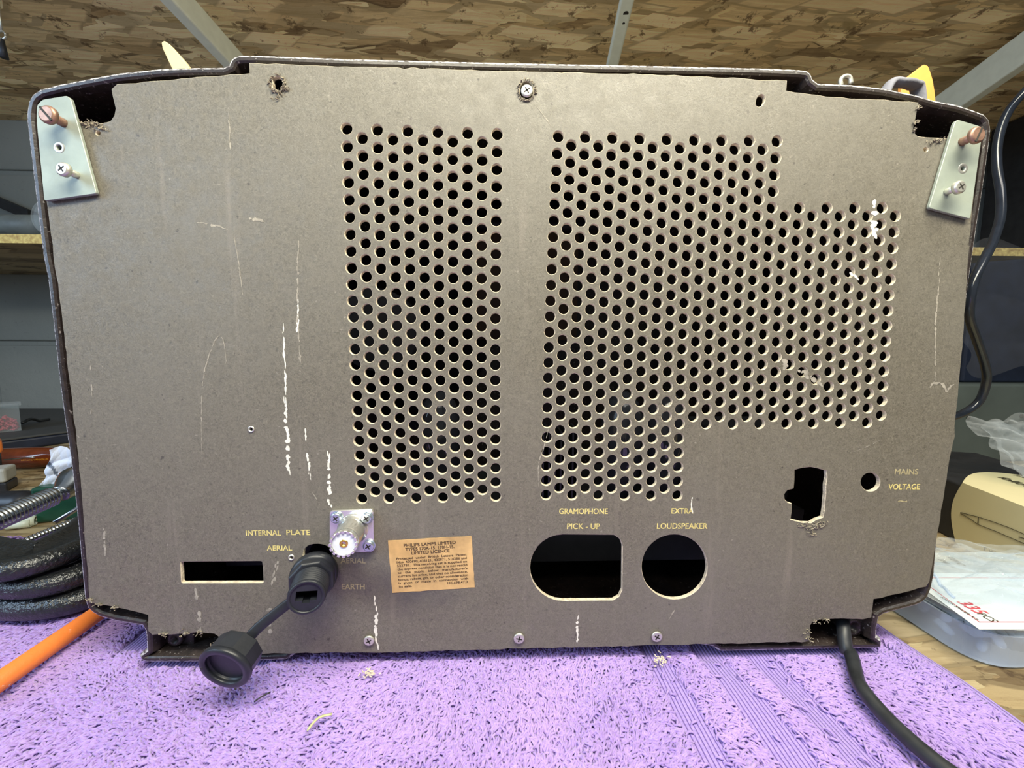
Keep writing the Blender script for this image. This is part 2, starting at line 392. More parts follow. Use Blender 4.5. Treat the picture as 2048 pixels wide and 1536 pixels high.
for nm, c, sz in (('wall_left', (-2.2, -0.6, 0.75), (0.1, 3.2, 3.4)), ('wall_right', (2.5, -0.6, 0.75), (0.1, 3.2, 3.4)), ('floor', (0.1, -0.6, -0.93), (5.0, 3.2, 0.06))):
    w = MB().box(c, sz).build(nm, WALL); tag(w, kind='structure')
ZU = Wy(0, 240, WALLY)[2]; ZL = Wy(10, 549, WALLY)[2]
mb = MB().box((0.1, WALLY/2+0.13+0.002, ZU+0.011), (3.4, WALLY-0.26, 0.022)); s = mb.build('upper_shelf', OSB_UP, bevel=0.001)
tag(s, 'large chipboard upper shelf whose mottled underside fills the top of the picture', 'shelf')
YL = Wz(40, 486.5, ZL)[1]; TH = Wy(40, 468, YL)[2]-ZL
mb = MB().box((0.1, (YL+WALLY)/2-0.001, ZL+TH/2), (3.0, WALLY-YL-0.003, TH)); mb.m[2] = 1; s = mb.build('lower_shelf', [OSB_SH, simple('osb_cut_edge', (0.88, 0.56, 0.20), 0.7, var=0.45, vs=130)], bevel=0.0008)
tag(s, 'narrow chipboard lower shelf on the wall, bright cut edge left of the radio', 'shelf')
mb = MB().box((0.1, 0.12, BENCHZ-0.012), (2.6, 1.44, 0.024)); s = mb.build('bench_top', OSB)
s.name = 'workbench'; tag(s, 'chipboard workbench top under the purple towel', 'workbench')

# shelf arms
def along(px, py, zoff, dvp, width, height, name, label, holes=()):
    a = Vector(Wz(px, py, ZU-zoff)); d = Vector(FW + RI*(dvp[0]-1024)/FPX - UP*(dvp[1]-768)/FPX).normalized()
    t1 = (WALLY-a.y)/d.y; t0 = -(zoff-0.004)/(-d.z)
    p0 = a+d*t0; p1 = a+d*t1
    sd = d.cross(Vector((0, 0, 1))).normalized(); u = sd.cross(d).normalized()
    m2 = MB(); vs = []
    for p, hh in ((p0, height*1.0), (p1, height)):
        for sx, sz in ((-.5, 0), (.5, 0), (.5, 1), (-.5, 1)): vs.append(p+sd*sx*width+u*(sz-1)*hh*1.0)
    m2.add(vs, [(0, 1, 2, 3), (7, 6, 5, 4), (0, 4, 5, 1), (1, 5, 6, 2), (2, 6, 7, 3), (3, 7, 4, 0)])
    o = m2.build(name, [WHITEM, DARKSLOT], bevel=0.003, seg=3); tag(o, label, 'shelf bracket', 'white arms under the upper shelf')
    if holes:
        rt = root('shelf_bracket', p1, label, 'shelf bracket', 'white arms under the upper shelf')
        for kk in ('label', 'category', 'group'): del o[kk]
        o.name = 'arm'; o.parent = rt
        h = MB()
        for (hx, hy, hr) in holes:
            q0 = a+d*((Wz(hx, hy, ZU-zoff-height)[1]-a.y)/d.y)+u*(-height); h.lathe(q0+Vector((0.002, 0, 0.0004)), q0+Vector((0.002, 0, -0.01)), [(0, hr), (0.0006, hr)], 14)
        h.build('screw_hole', DARKSLOT, rt)
    return o
along(380, 0, 0.03, (1075, 790), 0.020, 0.040, 'shelf_bracket', 'white steel arm under the upper shelf, above the left part of the radio')
along(1252, 0, 0.03, (1075, 790), 0.021, 0.012, 'shelf_bracket', 'thin white steel arm with two screw holes, above the middle of the radio', ((1261, 28, 0.0042), (1260, 45, 0.0022)))
along(2000, 104, 0.03, (1075, 790), 0.020, 0.056, 'shelf_bracket', 'wide pale steel arm under the upper shelf, above the right corner of the radio')

# ------------------------------------------------------------------ towel
TXR = float(np.mean([Wz(1762, 1235)[0], Wz(2048, 1430)[0]])); TYB = float(Wz(40, 1070)[1])
e0, e1 = Wz(1762, 1232), Wz(2048, 1428)
def hem_x(y): return e0[0]+(e1[0]-e0[0])*(y-e0[1])/(e1[1]-e0[1])
g2a, g2b = Wz(1428, 1312), Wz(1600, 1528); g1a = Wz(1318, 1318); g3a = Wz(1527, 1310); g3b = Wz(1712, 1530)
def stripe_x(k, y):
    s = (g2b[0]-g2a[0])/(g2b[1]-g2a[1]); x0 = (g1a, g2a, g3a)[k][0]; y0 = (g1a, g2a, g3a)[k][1]
    return x0+s*(y-y0)*(0.7 if k == 0 else 1.0)
def towel_h(x, y):
    h = -0.0026+0.0011*np.sin(x*46+1.2*np.sin(y*31))*np.clip((-y+0.012)/0.03, 0, 1)+0.0007*np.sin(x*105+y*60+0.6)
    # shallow wrinkle running toward the camera
    c = (x-0.0)+0.9*(y+0.03); h = h+0.0022*np.exp(-(c/0.012)**2)*np.clip((-y-0.005)/0.02, 0, 1)
    c2 = (x-0.128)-0.5*(y+0.03); h = h+0.0030*np.exp(-(c2/0.010)**2)*np.clip((-y-0.012)/0.02, 0, 1)
    foot = (x > -0.128) & (x < 0.31) & (y > -0.0005) & (y < 0.2)
    h = np.where(foot, np.minimum(h, -0.0034), h)
    ft = ((x > -0.131) & (x < -0.055)) | ((x > 0.17) & (x < 0.309)); h = h-np.where(ft, 0.0012*np.exp(-((y+0.004)/0.012)**2), 0)
    return h
nx, ny = 380, 230; ys = np.linspace(-0.42, TYB, ny); 
V = []
for j in range(ny):
    xr = hem_x(ys[j]); xs = np.linspace(-0.60, xr, nx)
    hh = towel_h(xs, np.full(nx, ys[j]))
    hh = np.where(xs > xr-0.004, BENCHZ+0.0025+(xr-xs)/0.004*0.002, hh); hh[-1] = BENCHZ+0.0012
    V.append(np.stack([xs, np.full(nx, ys[j]), hh], 1))
V = np.concatenate(V); I = np.arange(nx*ny).reshape(ny, nx)
F = np.stack([I[:-1, :-1], I[:-1, 1:], I[1:, 1:], I[1:, :-1]], -1).reshape(-1, 4)
# terry loops, bent yarn arcs rooted in the weave
def loops(n, xa, xb, ya, yb, R=0.00155, r=0.00050):
    x = rng.uniform(xa, xb, n); y = rng.uniform(ya, yb, n)
    keep = x < (e0[0]+(e1[0]-e0[0])*(y-e0[1])/(e1[1]-e0[1]))-0.011
    keep &= ~((x > -0.150) & (x < 0.335) & (y > 0.012)) | (x > 0.300) & (y < 0.2)
    keep &= ~((x > -0.150) & (x < 0.325) & (y > 0.035))
    keep &= ~((x > -0.126) & (x < -0.055) & (y > -0.0008)) & ~((x > 0.20) & (x < 0.304) & (y > -0.0008))
    for k in range(3):
        sx = stripe_x(k, y)
        keep &= ~((np.abs(x-sx) < (0.0075, 0.0095, 0.0090)[k]) & (rng.random(n) < 0.985))
    x, y = x[keep], y[keep]; n = len(x); z = towel_h(x, y)
    flow = 0.5+1.3*np.sin(x*21+y*9)+0.9*np.sin(x*7-y*40); a = flow*0.7+rng.normal(0, 0.65, n)
    Rr = R*rng.uniform(0.75, 1.35, n); lean = rng.normal(0, 0.5, n)+0.25
    ns, nc = 6, 5; th = np.linspace(0, PI, ns); out = np.zeros((n, ns, nc, 3))
    ca, sa = np.cos(a), np.sin(a); cl, sl = np.cos(lean), np.sin(lean)
    for i, t in enumerate(th):
        lx = -math.cos(t)*Rr*1.15; lz = math.sin(t)*Rr; ly = math.sin(2*t+1)*Rr*0.35
        for c in range(nc):
            q = 2*PI*c/nc; rr = r*(0.85+0.3*math.sin(t))
            px_ = lx+math.cos(q)*rr*(-math.cos(t)); pz_ = lz+math.cos(q)*rr*math.sin(t); py_ = ly+math.sin(q)*rr
            y2 = py_*cl+pz_*sl; z2 = -py_*sl+pz_*cl
            out[:, i, c, 0] = x+px_*ca-y2*sa; out[:, i, c, 1] = y+px_*sa+y2*ca; out[:, i, c, 2] = z-0.0001+np.abs(z2)
    vs = out.reshape(-1, 3); fs = []
    base = (np.arange(n)*ns*nc)[:, None]
    q = []
    for i in range(ns-1):
        for c in range(nc):
            c2 = (c+1) % nc; q.append([i*nc+c, i*nc+c2, (i+1)*nc+c2, (i+1)*nc+c])
    q = np.array(q); fs = (base[:, :, None]+q[None]).reshape(-1, 4)
    return vs, fs
parts = [loops(44000, -0.27, 0.335, -0.062, 0.050), loops(5200, -0.42, -0.15, 0.05, TYB-0.002, 0.0017, 0.0006), loops(4000, 0.30, 0.335, 0.01, 0.06), loops(26000, -0.56, 0.34, -0.30, -0.060, 0.0021, 0.0008), loops(7000, -0.56, -0.27, -0.060, 0.05, 0.0021, 0.0008)]
allv = [V]; allf = [F]; nb = len(F); o = len(V)
for v, f in parts: allv.append(v); allf.append(f+o); o += len(v)
AV = np.concatenate(allv); AF = np.concatenate(allf)
me = bpy.data.meshes.new('towel'); me.vertices.add(len(AV)); me.vertices.foreach_set('co', AV.ravel())
me.loops.add(AF.size); me.loops.foreach_set('vertex_index', AF.ravel().astype(np.int32))
me.polygons.add(len(AF)); me.polygons.foreach_set('loop_start', (np.arange(len(AF))*4).astype(np.int32))
mi = np.zeros(len(AF), np.int32); mi[:nb] = 1
me.materials.append(TOWEL); me.materials.append(TBASE); me.update(calc_edges=True)
me.polygons.foreach_set('material_index', mi); me.polygons.foreach_set('use_smooth', np.ones(len(AF), bool)); me.validate()
tw = bpy.data.objects.new('towel', me); COL.objects.link(tw)
sol = None
tag(tw, 'purple terry towel with three flat woven stripes, spread on the bench under the radio', 'towel')

# ------------------------------------------------------------------ radio
RADIO = root('valve_radio', (0.09, 0.1, 0), 'old brown bakelite valve radio seen from behind, perforated hardboard back', 'radio')
out_px = [(500,107),(512,107),(700,114),(1024,122),(1280,127),(1536,133),(1600,136),(1616,138),(1624,144),(1629,156),(1638,163),(1703,166),(1769,173),(1836,187),(1869,197),(1919,207),(1949,217),(1972,226),(1982,237),(1986,258),(1981,300),(1969,383),(1959,443),(1951,500),(1942,560),(1934,620),(1923,720),(1908,850),(1892,960),(1882,1040),(1875,1110),(1872,1150),(1866,1178),(1858,1197),(1846,1208),(1832,1214),(1800,1222),(1770,1230),(1761,1236),(1757,1255),(1756,1273),(1765,1279),(1766,1290),(1764,1299),(1755,1304),(1700,1304),(1600,1303),(1440,1306),(1425,1296),(1400,1291),(900,1299),(600,1305),(588,1312),(575,1322),(512,1325),(400,1328),(292,1327),(280,1322),(275,1312),(283,1305),(290,1300),(289,1275),(287,1262),(282,1254),(228,1245),(197,1236),(183,1228),(172,1218),(166,1200),(160,1141),(152,1050),(145,985),(137,917),(125,839),(117,780),(112,739),(102,647),(91,556),(82,512),(76,465),(69,410),(60,333),(54,283),(49,240),(49,222),(53,200),(61,186),(77,175),(117,165),(167,155),(233,143),(317,134),(367,132),(445,131),(455,126),(459,117),(465,111),(477,107)]
outer = [BP(x, y, 0.0) for x, y in out_px]
inner = inset(outer, 0.0038); inner2 = inset(outer, 0.0048)
DEP = 0.195
def shell():
    mb = MB(); n = len(outer)
    def ring(P, y, sc=1.0):
        c = np.array([0.0905, 0.16]); return [(c[0]+(p[0]-c[0])*sc, y, max(0.0002, p[1])) for p in P]
    R = [ring(inner2, DEP-0.006), ring(inner2, 0.004), ring(inner, 0.0008), ring(inset(outer, 0.0030), 0.0), ring(inset(outer, 0.0017), 0.0), ring(inset(outer, 0.0006), 0.0007), ring(outer, 0.0022),
         ring(outer, DEP-0.03), ring(inset(outer, 0.006), DEP-0.01), ring(inset(outer, 0.02), DEP)]
    vs = [p for r in R for p in r]; fs = []
    for i in range(len(R)-1):
        for k in range(n):
            k2 = (k+1) % n; fs.append((i*n+k, i*n+k2, (i+1)*n+k2, (i+1)*n+k))
    mb.add(vs, fs, 0, True)
    for i in range(len(R)-1):
        for k in range(n):
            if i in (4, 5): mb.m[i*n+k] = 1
            if i in (1, 2, 3, 4, 5): mb.sm[i*n+k] = False
    mb.f.append([k for k in range(n)]); mb.m.append(0); mb.sm.append(False)
    mb.f.append([(len(R)-1)*n+k for k in range(n)][::-1]); mb.m.append(0); mb.sm.append(False)
    return mb
# shift so that the feet stand at z = 0
outer = [(x, max(z, 0.0002)) for x, z in outer]
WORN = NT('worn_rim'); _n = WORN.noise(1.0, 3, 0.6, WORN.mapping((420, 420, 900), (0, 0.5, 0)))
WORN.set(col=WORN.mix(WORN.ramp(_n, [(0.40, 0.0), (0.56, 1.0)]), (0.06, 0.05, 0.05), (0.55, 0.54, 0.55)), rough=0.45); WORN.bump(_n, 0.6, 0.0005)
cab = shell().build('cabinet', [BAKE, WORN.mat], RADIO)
cab.data.validate()

# back board
bo = [(499,126),(760,134),(1024,142),(1349,150),(1536,160),(1574,162),(1573,182),(1669,194),(1769,200),(1838,205),(1833,227),(1831,238),(1830,247),(1826,263),(1836,273),(1856,275),(1899,277),(1950,283),(1957,290),(1942.5,445),(1936,530),(1931,611),(1925,693),(1915,807),(1909,872),(1895,943),(1881,1036),(1870,1101),(1859.5,1162),(1852,1174),(1798,1187),(1747,1200),(1745,1219),(1744,1236),(1727,1238),(1670,1237.5),(1641,1239.5),(1625,1244),(1620,1252),(1620,1282),(1604,1284),(1420,1288.5),(1240,1292.5),(1000,1299),(780,1305),(565,1307),(508,1308),(446,1309),(442,1290),(437,1274),(428,1267),(391,1266),(319,1270),(303,1270),(296,1260),(295,1244),(296,1230),(237,1215),(180,1206),(178,1200),(176,1164),(169,1080),(160,956),(150,858),(143,800),(135,739),(122,621),(109,530),(102,470),(93,403),(84,330),(75,258),(76,246),(100,245),(157,244),(190,247),(207,245),(220,242),(228,230),(230,217),(225,190),(224,177),(233,169),(360,157),(498,146)]
YF = -0.0025
loops2 = [[BP(x, y, YF) for x, y in bo]]
# jitter: slightly ragged outline
def ragged(L, amp, step=0.004):
    o = []
    for i in range(len(L)):
        a = np.array(L[i]); b = np.array(L[(i+1) % len(L)]); n = max(1, int(np.linalg.norm(b-a)/step))
        for k in range(n): o.append(tuple(a+(b-a)*k/n+rng.normal(0, amp, 2)))
    return o
loops2[0] = ragged(loops2[0], 0.00018)
def circ(cx, cz, r, n=22, rz=None, jit=0.0): return [(cx+(r+random.uniform(-jit, jit))*math.cos(2*PI*k/n), cz+((rz or r)+random.uniform(-jit, jit))*math.sin(2*PI*k/n)) for k in range(n)]
RC = np.array([[1.05278869e-01, 6.91271540e-03, -3.63805162e-04, 1.22004666e-05, 1.37323873e-05, 8.41014141e-06],
               [-2.00394310e-04, -7.46292011e-05, -8.29235595e-03, 4.79275776e-06, -2.89073683e-06, 5.56227194e-06]])
LC = np.array([[-9.11131082e-04, 7.56850153e-03, -1.60021746e-05, -5.16831323e-06, -1.08630257e-05, 4.26765425e-06],
               [1.24345755e-03, -1.30404441e-04, -8.62465693e-03, 2.91486974e-06, 7.83871252e-06, 1.44651693e-05]])
SH = (CP[0]-0.07574, CP[2]+0.10833)
def grid(C, i, r):
    b = np.array([1, i, r, i*i, i*r, r*r]); p = C@b
    k = 0.2025/0.205   # grid measured on the plane y=0, board face is 2.5 mm nearer
    return (CP[0]+(p[0]+0-CP[0])*k, CP[2]+(p[1]+SH[1]-CP[2])*k)
HR = 0.00278
for i in range(11):
    for r in (range(24) if i % 2 == 0 else [q+.5 for q in range(23)]):
        x, z = grid(LC, i, r); loops2.append(circ(x, z, HR, 20, jit=0.00006))
for i in range(26):
    ev = i % 2 == 0
    r0 = 0 if i <= 16 else 4
    r1 = 23 if i <= 10 else 18
    rows = range(r0, r1+1) if ev else [q+.5 for q in range(r0, r1)]
    for r in rows:
        x, z = grid(RC, i, r); loops2.append(circ(x, z, HR, 20, jit=0.00006))
def px_loop(P, r=0.0, n=4): return round_poly([BP(x, y, YF) for x, y in P], r, n)
loops2.append(px_loop([(361,1123.5),(524,1122.5),(526,1140),(527,1165.5),(363,1166)], 0.0010))
loops2.append(px_loop([(606,1110),(608,1099),(616,1091),(627,1088),(640,1088),(652,1091),(662,1099),(664,1112),(664,1150),(610,1150)], 0.001))
c = BP(583, 1115, YF); loops2.append(circ(c[0], c[1], 0.0011, 12))
gr = []
for k in range(15):
    a = PI/2+PI*k/14; gr.append((1126+66*math.cos(a), 1135-66*math.sin(a)))
gr += [(1226,1200),(1238,1193),(1244,1180),(1245,1092),(1240,1078),(1228,1070)]
loops2.append([BP(x, y, YF) for x, y in gr])
loops2.append([BP(1349+65.5*math.cos(2*PI*k/48), 1133.5+64.5*math.sin(2*PI*k/48), YF) for k in range(48)])
loops2.append(ragged([BP(x, y, YF) for x, y in [(1590,940),(1606,936),(1621,934.5),(1636,936),(1654,941),(1652,986),(1647,1034),(1632,1040),(1621,1046),(1606,1045),(1582,1038),(1584,1007.5),(1574,1004.6),(1570,998),(1569,991),(1571,984),(1576,980),(1588,978)]], 0.0002))
loops2.append([BP(1741+19*math.cos(2*PI*k/28), 964+18.5*math.sin(2*PI*k/28), YF) for k in range(28)])
loops2.append(ragged([BP(555+11.5*math.cos(2*PI*k/14), 167+13.5*math.sin(2*PI*k/14), YF) for k in range(14)], 0.0003, 0.001))
loops2.append([BP(1521+9*math.cos(2*PI*k/16)-0.25*12*math.sin(2*PI*k/16), 201+12.5*math.sin(2*PI*k/16), YF) for k in range(16)])
loops2.append([BP(1053+13.5*math.cos(2*PI*k/20), 181+18.5*math.sin(2*PI*k/20), YF) for k in range(20)])
for (x, y, r) in ((502.5, 858.5, 5), (196, 266, 4.5), (1852, 299, 4.5)):
    loops2.append([BP(x+r*math.cos(2*PI*k/12), y+r*math.sin(2*PI*k/12), YF) for k in range(12)])
board = plate_obj('back_board', loops2, YF, -0.0002, [BOARD, EDGE], RADIO, bev=0.00022)
tag(board, 'stained dark hardboard panel with rows of round vent holes')

def screw(parent, name, at, head_r, length, mat, slot='cross', tilt=(0, 0), ang=0.3, label=None, washer=None, hh=0.0016, y0=YF):
    """at: base point (x, z) on the face y0; head stands length off the face toward the camera"""
    a = Vector((at[0], y0, at[1])); d = Vector((tilt[0], -1, tilt[1])).normalized(); b = a+d*(length+0.001)
    mb = MB()
    if length > 0.001: mb.lathe(a, b, [(-0.001, head_r*0.5), (length, head_r*0.5)], 12)
    if washer: mb.lathe(a, b, [(0, washer), (0.0005, washer)], 20, caps=True)
    mb.lathe(a, b, [(length, head_r*0.97), (length+hh*0.55, head_r), (length+hh*0.85, head_r*0.92), (length+hh, head_r*0.75)], 20)
    top = a+d*(length+hh+0.00004); u = Vector((math.cos(ang), 0, math.sin(ang))); u = (u-d*u.dot(d)).normalized(); w = d.cross(u)
    def bar(uu, ww, L, T):
        vs = [top+uu*sx*L+ww*sy*T+d*h for h in (-0.0004, 0.00003) for sx, sy in ((-1, -1), (1, -1), (1, 1), (-1, 1))]
        mb.add(vs, [(3,2,1,0),(4,5,6,7),(0,1,5,4),(1,2,6,5),(2,3,7,6),(3,0,4,7)], 1)
    if slot == 'cross': bar(u, w, head_r*0.55, head_r*0.11); bar(w, u, head_r*0.55, head_r*0.11)
    else: bar(u, w, head_r*0.98, head_r*0.12)
    o = mb.build(name, [mat, DARKSLOT], parent)
    if label: o['label'] = label
    return o
for (x, y, r) in ((1053.5, 184, 0.0030), (739, 1279, 0.0029), (1038, 1274.5, 0.0031), (1312.5, 1271, 0.0031)):
    screw(board, 'screw', BP(x, y, YF), r, 0.0003, ZINC, ang=random.uniform(0, 1.5), hh=0.0012)
# paper label
lab = [BP(775.6, 1081.3), BP(943, 1071.5), BP(949.7, 1174), BP(785, 1186)]
mb = MB(); L3 = [Vector((p[0], YF-0.00018, p[1])) for p in lab]
edge = []
for i in range(4):
    a, b = L3[i], L3[(i+1) % 4]
    for k in range(12): edge.append(a.lerp(b, k/12)+Vector((random.uniform(-.00018, .00018), 0, random.uniform(-.00018, .00018))))
ne = len(edge); vs = edge+[p+Vector((0, 0.00016, 0)) for p in edge]
mb.add(vs, [tuple(range(ne))[::-1]]+[(k, (k+1) % ne, (k+1) % ne+ne, k+ne) for k in range(ne)])
def luv(u, v): return L3[0]*(1-u)*(1-v)+L3[1]*u*(1-v)+L3[2]*u*v+L3[3]*(1-u)*v
rows = [('PHILIPS LAMPS LIMITED', .185, .805, .135, .058, 1), ('TYPES 170A-15. 170H-15.', .20, .785, .212, .056, 1), ('LIMITED LICENCE', .27, .725, .287, .058, 1)]
body = ['Protected  under  British  Letters  Patent', 'Nos. 400690, 435121, 430871, 516286 and', '522731.  This receiving set is supplied on', 'the express condition that it is not resold',
        'to   the   public   below   manufacturer\'s', 'current list price, and that no allowance,', 'bonus, rebate, gift, or other consideration', 'is  given  or  made  in  connection  with']
for i, b in enumerate(body): rows.append((b, .085, .925, .372+i*.0665, .043, 0))
rows += [('its sale.', .085, .24, .905, .043, 0), ('MK.698.47.0', .67, .915, .905, .045, 0)]
for (t, u0, u1, v, h, bold) in rows:
    a, b = luv(u0, v), luv(u1, v); up = luv(u0, v-0.05)-a
    add_text(mb, t, a, b-a, up, (b-a).length, h*0.0285*1.08, (0, -1, 0), 1, 0.00006, bold=0.00011 if bold else 0.00006)
pl = mb.build('paper_label', [PAPER, INK], board); tag(pl, 'yellowed paper licence label with small dark print')
# printed lettering
def lettering(t, x0, x1, ybase, cap, mat=GOLD_INK, dy=0.0, skew=0.0):
    a = BP(x0, ybase, YF); b = BP(x1, ybase+dy, YF); ux = Vector((b[0]-a[0], 0, b[1]-a[1]))
    mb = MB(); hh = BP(x0, ybase-cap, YF)[1]-a[1]
    add_text(mb, t, (a[0], YF, a[1]), ux, (-ux.z, 0, ux.x), ux.length, hh, (0, -1, 0), 0, 0.00005, bold=0.00013)
    return mb.build('lettering', mat, board)
lettering('INTERNAL', 492, 562, 1071, 10.5); lettering('PLATE', 573, 620, 1070, 10.5)
lettering('AERIAL', 534, 584, 1101, 10); lettering('AERIAL', 681, 731, 1126.5, 10, FAINT_INK); lettering('EARTH', 683.5, 729, 1178.5, 10.5, FAINT_INK)
lettering('GRAMOPHONE', 1118, 1215, 1028, 11); lettering('PICK - UP', 1134, 1199, 1058, 11)
lettering('EXTRA', 1342.5, 1386, 1027, 10.5); lettering('LOUDSPEAKER', 1313.5, 1414, 1057.5, 11)
lettering('MAINS', 1789, 1835, 949, 11, FAINT_INK); lettering('VOLTAGE', 1776, 1838.5, 979, 11, GOLD_INK); lettering('~', 1795, 1813, 1008, 14, FAINT_INK)
# dried paint runs
def drip(P, w, name='paint_run', mat=PAINT, seg=10, dens=0.75):
    mb = MB(); P = smooth_path([(BP(x, y, YF)[0], YF, BP(x, y, YF)[1]) for x, y in P], 6)
    P = [np.array(p) for p in P]; L = [0]
    for i in range(1, len(P)): L.append(L[-1]+np.linalg.norm(P[i]-P[i-1]))
    s = 0.0; tot = L[-1]
    while s < tot:
        i = max(j for j in range(len(L)) if L[j] <= s); i = min(i, len(P)-2); t = (s-L[i])/max(1e-9, L[i+1]-L[i]); c = P[i]+(P[i+1]-P[i])*t; d = P[i+1]-P[i]; d = d/np.linalg.norm(d)
        ln = random.uniform(0.0006, 0.0024)
        if random.random() < dens:
            n = 9; e = (0.35+0.65*math.sin(PI*min(0.94, max(0.06, s/tot)))); ww = w*e*random.uniform(0.30, 0.75); side = np.array([-d[2], 0, d[0]]); off = side*random.gauss(0, w*0.18)
            lw = YF-0.00006-random.random()*0.00005; out = []
            for k in range(n):
                an = 2*PI*k/n; q = c+off+d*math.cos(an)*ln*random.uniform(0.55, 1.1)+side*math.sin(an)*ww*random.uniform(0.6, 1.2); out.append((q[0], lw, q[2]))
            mb.add(out, [tuple(range(n))])
        s += ln*random.uniform(0.7, 1.3)
    return mb.build(name, mat, board)
drip([(597,484),(596,520),(595,575),(596,640),(599,700),(601,742)], 0.0010, mat=SMEAR, seg=12); drip([(596,600),(596,640),(596,668)], 0.0013); drip([(567,655),(568,700),(571,760),(573,820)], 0.0010)
drip([(571,800),(574,860),(577,925),(581,958)], 0.0020); drip([(609,845),(612,880),(618,930),(620,960)], 0.0012); drip([(656,902),(659,940),(658,975),(661,1012)], 0.0021)
drip([(750,1195),(753,1230),(751,1262),(757,1296)], 0.0016); drip([(1158,1228),(1154,1255),(1155,1284)], 0.0016); drip([(1748,405),(1749,425),(1746,448),(1751,478)], 0.0034, seg=6)
drip([(1704,547),(1712,554),(1716,558)], 0.0018, seg=5); drip([(458,232),(460,262),(459,278),(461,300)], 0.0008, mat=SMEAR); drip([(1384,996),(1383,1012),(1386,1028)], 0.0009)
drip([(556,1125),(545,1165),(540,1200),(538,1240),(541,1300)], 0.0022, mat=SMEAR, dens=0.45); drip([(392,1180),(398,1215),(400,1262)], 0.0026, mat=SMEAR, dens=0.4); drip([(1096,860),(1086,900),(1077,930),(1078,975)], 0.0007, mat=SMEAR)
drip([(1880,520),(1874,600),(1870,680),(1871,760)], 0.0009, mat=SMEAR, seg=14)
drip([(1858,775),(1872,766),(1888,770),(1893,782),(1905,771),(1913,768)], 0.0015, mat=SMEAR, seg=7); drip([(1560,716),(1572,722),(1566,738)], 0.0030, mat=SMEAR, seg=5); drip([(1600,740),(1618,752),(1640,770)], 0.0026, mat=SMEAR, seg=7)
drip([(400,446),(425,450),(448,457)], 0.0012, mat=SMEAR, seg=9); drip([(500,438),(520,440),(532,446)], 0.0016, mat=SMEAR, seg=6)
drip([(404,900),(403,840),(406,760),(420,705),(438,672),(449,690),(452,728)], 0.0005, mat=SMEAR, dens=0.9); drip([(470,480),(478,530),(486,590)], 0.0005, mat=SMEAR, dens=0.9)
drip([(1075,215),(1090,235),(1102,252)], 0.0005, mat=SMEAR, dens=0.9); drip([(625,985),(640,1010)], 0.0007, mat=SMEAR); drip([(180,720),(184,800),(180,840)], 0.0006, mat=SMEAR, dens=0.4); drip([(208,1050),(211,1110),(210,1125)], 0.0012, mat=SMEAR, dens=0.8); drip([(1340,1235),(1347,1224),(1350,1220)], 0.0007, mat=SMEAR); drip([(1700,905),(1730,895),(1760,880)], 0.0005, mat=SMEAR)
# torn fibres at the cut-outs
def torn(pts, size, n, name='torn_fibres'):
    mb = MB()
    for _ in range(n):
        x, y = pts[random.randrange(len(pts))]; x += random.gauss(0, size*1.0); y += random.gauss(0, size*0.5)
        p = BP(x, y, YF); c = Vector((p[0], YF-random.uniform(0.0001, 0.0008), p[1])); s = random.uniform(0.00025, 0.0007)
        R = Matrix.Rotation(random.uniform(0, 6), 3, Vector((random.random(), random.random(), random.random())).normalized())
        mb.box(c, (s*2.6, s*0.35, s*0.8), rot=R)
    return mb.build(name, TORN, board)
torn([(180,250),(195,250),(205,258),(170,247)], 5, 60); torn([(1608,1050),(1620,1056),(1634,1050),(1622,1066),(1645,1044)], 5, 80)
torn([(1862,284),(1876,282),(1890,280)], 5, 40); torn([(549,180),(562,188),(570,178),(557,195)], 4, 50); torn([(330,1268),(370,1266),(400,1264),(440,1290)], 7, 60)
torn([(1616,1262),(1617,1276),(1630,1243),(1650,1240)], 4, 40); torn([(1836,215),(1829,245),(1828,260)], 3, 30); torn([(182,1200),(200,1209),(230,1214)], 4, 40)
torn([(1053+17*math.cos(t), 181+21*math.sin(t)) for t in np.linspace(0, 6.2, 24)], 0.8, 70); torn([(555+15*math.cos(t), 168+17*math.sin(t)) for t in np.linspace(0, 6.2, 24)], 0.9, 80)
# eyelets
for (x, y, r) in ((502.5, 858.5, 6.5), (583, 1115, 6.5)):
    c = BP(x, y, YF); mb = MB(); vs = []; n = 20; k2 = 769/0.2025
    for rr, yy in ((r/k2, -0.0001), (r/k2*0.85, -0.0005), (r/k2*0.62, -0.0005), (r/k2*0.55, 0.001)):
        for k in range(n): a = 2*PI*k/n; vs.append((c[0]+rr*math.cos(a), YF+yy, c[1]+rr*math.sin(a)))
    mb.add(vs, [(i*n+k, i*n+(k+1) % n, (i+1)*n+(k+1) % n, (i+1)*n+k) for i in range(3) for k in range(n)], 0, True); mb.build('eyelet', ZINC, board)

